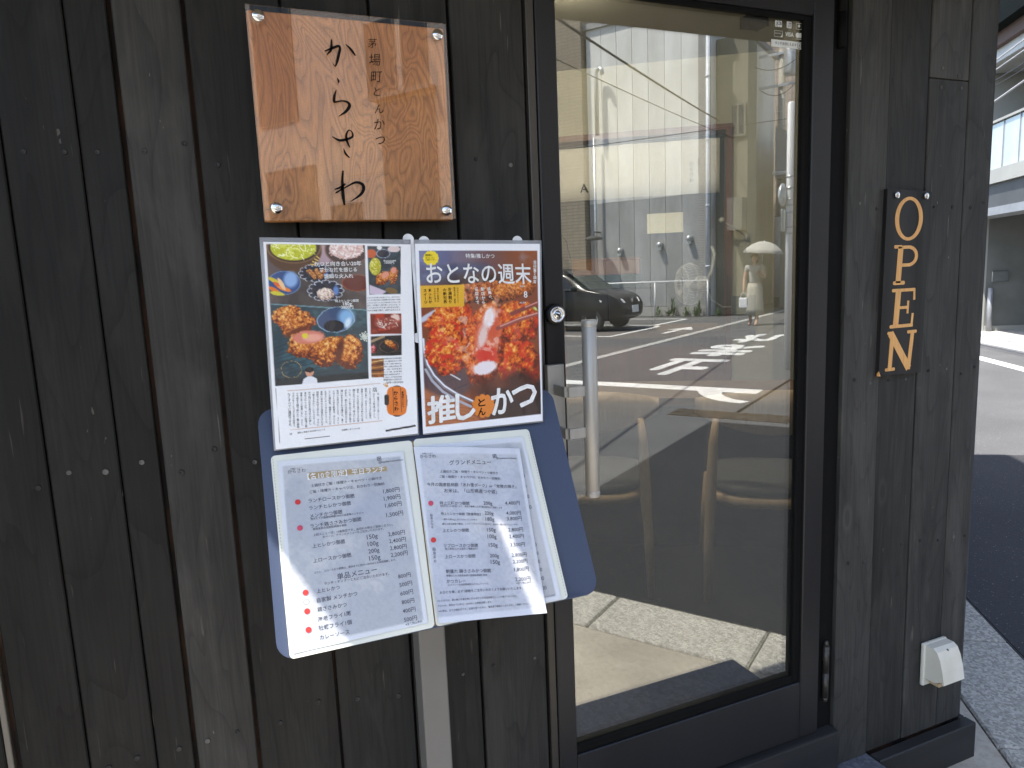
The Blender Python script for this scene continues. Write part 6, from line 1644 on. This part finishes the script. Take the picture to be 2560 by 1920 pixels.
for sx in (-1, 1):
    MB().lathe([(0, -.010), (.010, 0), (0, .010)], 8, PMx @ Matrix.Translation((sx*.032, .112, 1.555))).build('eye', INK, pe, PL_)
pz = thing('parasol', 'white parasol held over the walking person', 'parasol', G(-3.5, 16.3, 1.2)); PZL = G(-3.5, 16.3, 1.2)
px = PMx @ Matrix.Translation((.06, .20, 0)) @ Matrix.Rotation(R(6), 4, 'Y')
cp = MB(); vs = [px @ Vector((0, 0, 1.93))]; fs = []
for i, (r_, z) in enumerate(((.12, 1.915), (.26, 1.85), (.38, 1.755), (.46, 1.655))):
    for j in range(32): a = 2*PI*j/32; sc_ = 1-.035*(1-abs(math.cos(4*a)))*(i/3); vs.append(px @ Vector((r_*sc_*math.cos(a), r_*sc_*math.sin(a), z + .012*(1-abs(math.cos(4*a)))*(i/3))))
fs += [(0, 1+j, 1+(j+1) % 32) for j in range(32)]
for i in range(3):
    for j in range(32): fs.append((1+i*32+j, 1+(i+1)*32+j, 1+(i+1)*32+(j+1) % 32, 1+i*32+(j+1) % 32))
o_ = cp.raw(vs, fs, True).build('canopy', DRESS, pz, PZL); sd_ = o_.modifiers.new('thickness', 'SOLIDIFY'); sd_.thickness = .003
MB().tube([px @ Vector((0, 0, 1.16)), px @ Vector((0, 0, 1.97))], .006, 8).build('shaft', GALV, pz, PZL)
hbg = thing('handbag', 'small white carrier bag in the walking person’s right hand'.replace('’', "'"), 'bag', G(-3.4, 16.2, .6)); HL = G(-3.4, 16.2, .6)
MB().box((-.10, -.04, -.14), (.10, .04, .10), PMx @ Matrix.Translation((-.22, .14, .55)), .03, 2).tube([PMx @ Vector(p) for p in ((-.29, .14, .64), (-.27, .14, .74), (-.22, .14, .775), (-.17, .14, .74), (-.15, .14, .64))], .006, 6).build('bag_body', WHITE, hbg, HL)

# ============================================================ building across the road on the right
rb = thing('grey_building', 'modern grey building across the road with a glass balcony and covered entrance', 'building', G(12, 6.2)); RBL = G(12, 6.2)
CONC = M('fair_faced_concrete', (.36, .36, .33), .7, col2=(.31, .31, .285), scale=2)
DGREY = M('dark_grey_cladding', (.075, .078, .08), .6, col2=(.06, .062, .065), scale=3)
MGREY = M('mid_grey_cladding', (.16, .165, .155), .7, col2=(.13, .135, .125), scale=3)
LGREY = M('light_grey_metal', (.30, .31, .33), .45, .3, scale=3)
gbox((6.02, 4, 2.0), (6.5, 13.3, 2.125)).build('lintel', LGREY, rb, RBL)
gbox((6.06, 4, 2.128), (6.5, 13.3, 2.495)).build('fascia', DGREY, rb, RBL)
gbox((6.0, 4, 2.498), (6.5, 13.3, 2.715)).build('balcony_edge', CONC, rb, RBL)
gbox((6.5, 4, 2.13), (12, 13.3, 2.6)).build('soffit', DGREY, rb, RBL)
gbox((6.22, 13.2, 0), (6.50, 13.32, 1.998)).build('column', CONC, rb, RBL)
gbox((6.502, 13.2, 0), (11, 13.32, 2.128)).build('entrance_wall', MGREY, rb, RBL)
gbox((9.5, 4, 0), (9.6, 13.19, 2.128)).build('entrance_wall', MGREY, rb, RBL)
gbox((6.505, 13.17, .03), (9.49, 13.198, .12)).build('skirting', CONC, rb, RBL)
# intercom panel and pipe
it = gbox((6.58, 13.165, .905), (6.845, 13.199, 1.09), None, .004).build('entry_panel', M('mirror_steel', (.7, .72, .75), .12, 1.0, scale=8, bmp=.3), rb, RBL)
MB().lathe([(0, .03), (.045, .03), (.045, .80), (0, .80)], 14, Matrix.Translation(G(13.1, 6.545))).build('bollard', LGREY, rb, RBL)
# balcony glass, pane by pane
BGL = M('sky_pale_balcony_glass', (.46, .52, .52), .15, col2=(.36, .425, .43), scale=2, coat=.5)  # sky reflection put into the pane colour
for k in range(18):
    s0 = 4.1+k*.52
    gbox((6.10, s0, 2.74), (6.115, s0+.505, 3.44)).build('balcony_pane', BGL, rb, RBL)
    gbox((6.085, s0+.506, 2.72), (6.125, s0+.519, 3.46)).build('mullion', LGREY, rb, RBL)
gbox((6.07, 4.0, 3.462), (6.14, 13.3, 3.50)).build('handrail', CONC, rb, RBL)
gbox((8.2, 4, 2.61), (8.4, 13.3, 5.2)).build('recessed_wall', DGREY, rb, RBL)
gbox((6.2, 4, 4.46), (8.2, 13.3, 4.66)).build('eaves_board', M('pale_eaves', (.55, .56, .54), .6, scale=3), rb, RBL)
gbox((6.1, 4, 4.663), (8.2, 13.3, 4.86)).build('eaves_beam', M('brown_eaves', (.10, .055, .04), .6, scale=3), rb, RBL)
gbox((5.9, 4, 4.863), (12, 13.3, 15)).build('upper_wall', M('dark_green_cladding', (.010, .013, .013), .9, scale=3, spec=.05), rb, RBL)
gbox((6.0, 13.33, 0), (12, 22, 7)).build('rear_wing', CONC, rb, RBL)
MB().tube(gp((4, 7.6, 3.9), (13.3, 7.6, 3.9)), .05, 10).build('balcony_pipe', GALV, rb, RBL)
WCAB = M('pale_cable', (.45, .45, .45), .5, scale=10)
for i, (za, zb, rr) in enumerate(((3.535, 3.575, .010), (3.43, 3.465, .008), (3.31, 3.325, .008), (3.25, 3.27, .006), (3.09, 3.155, .012))):
    a_, b_ = G(20, 4.5, za-(zb-za)*17), G(0, 4.5, zb+(zb-za)*11)
    lab = ('uppermost', 'second highest', 'middle', 'second lowest', 'lowest')[i]
    tag(MB().tube([a_.lerp(b_, k/12) for k in range(13)], rr, 6).build('overhead_cable', WCAB if i in (0, 1, 4) else CABLE, None, a_), lab+' of the five cables strung in front of the grey building', 'cable', 'cables along the road')
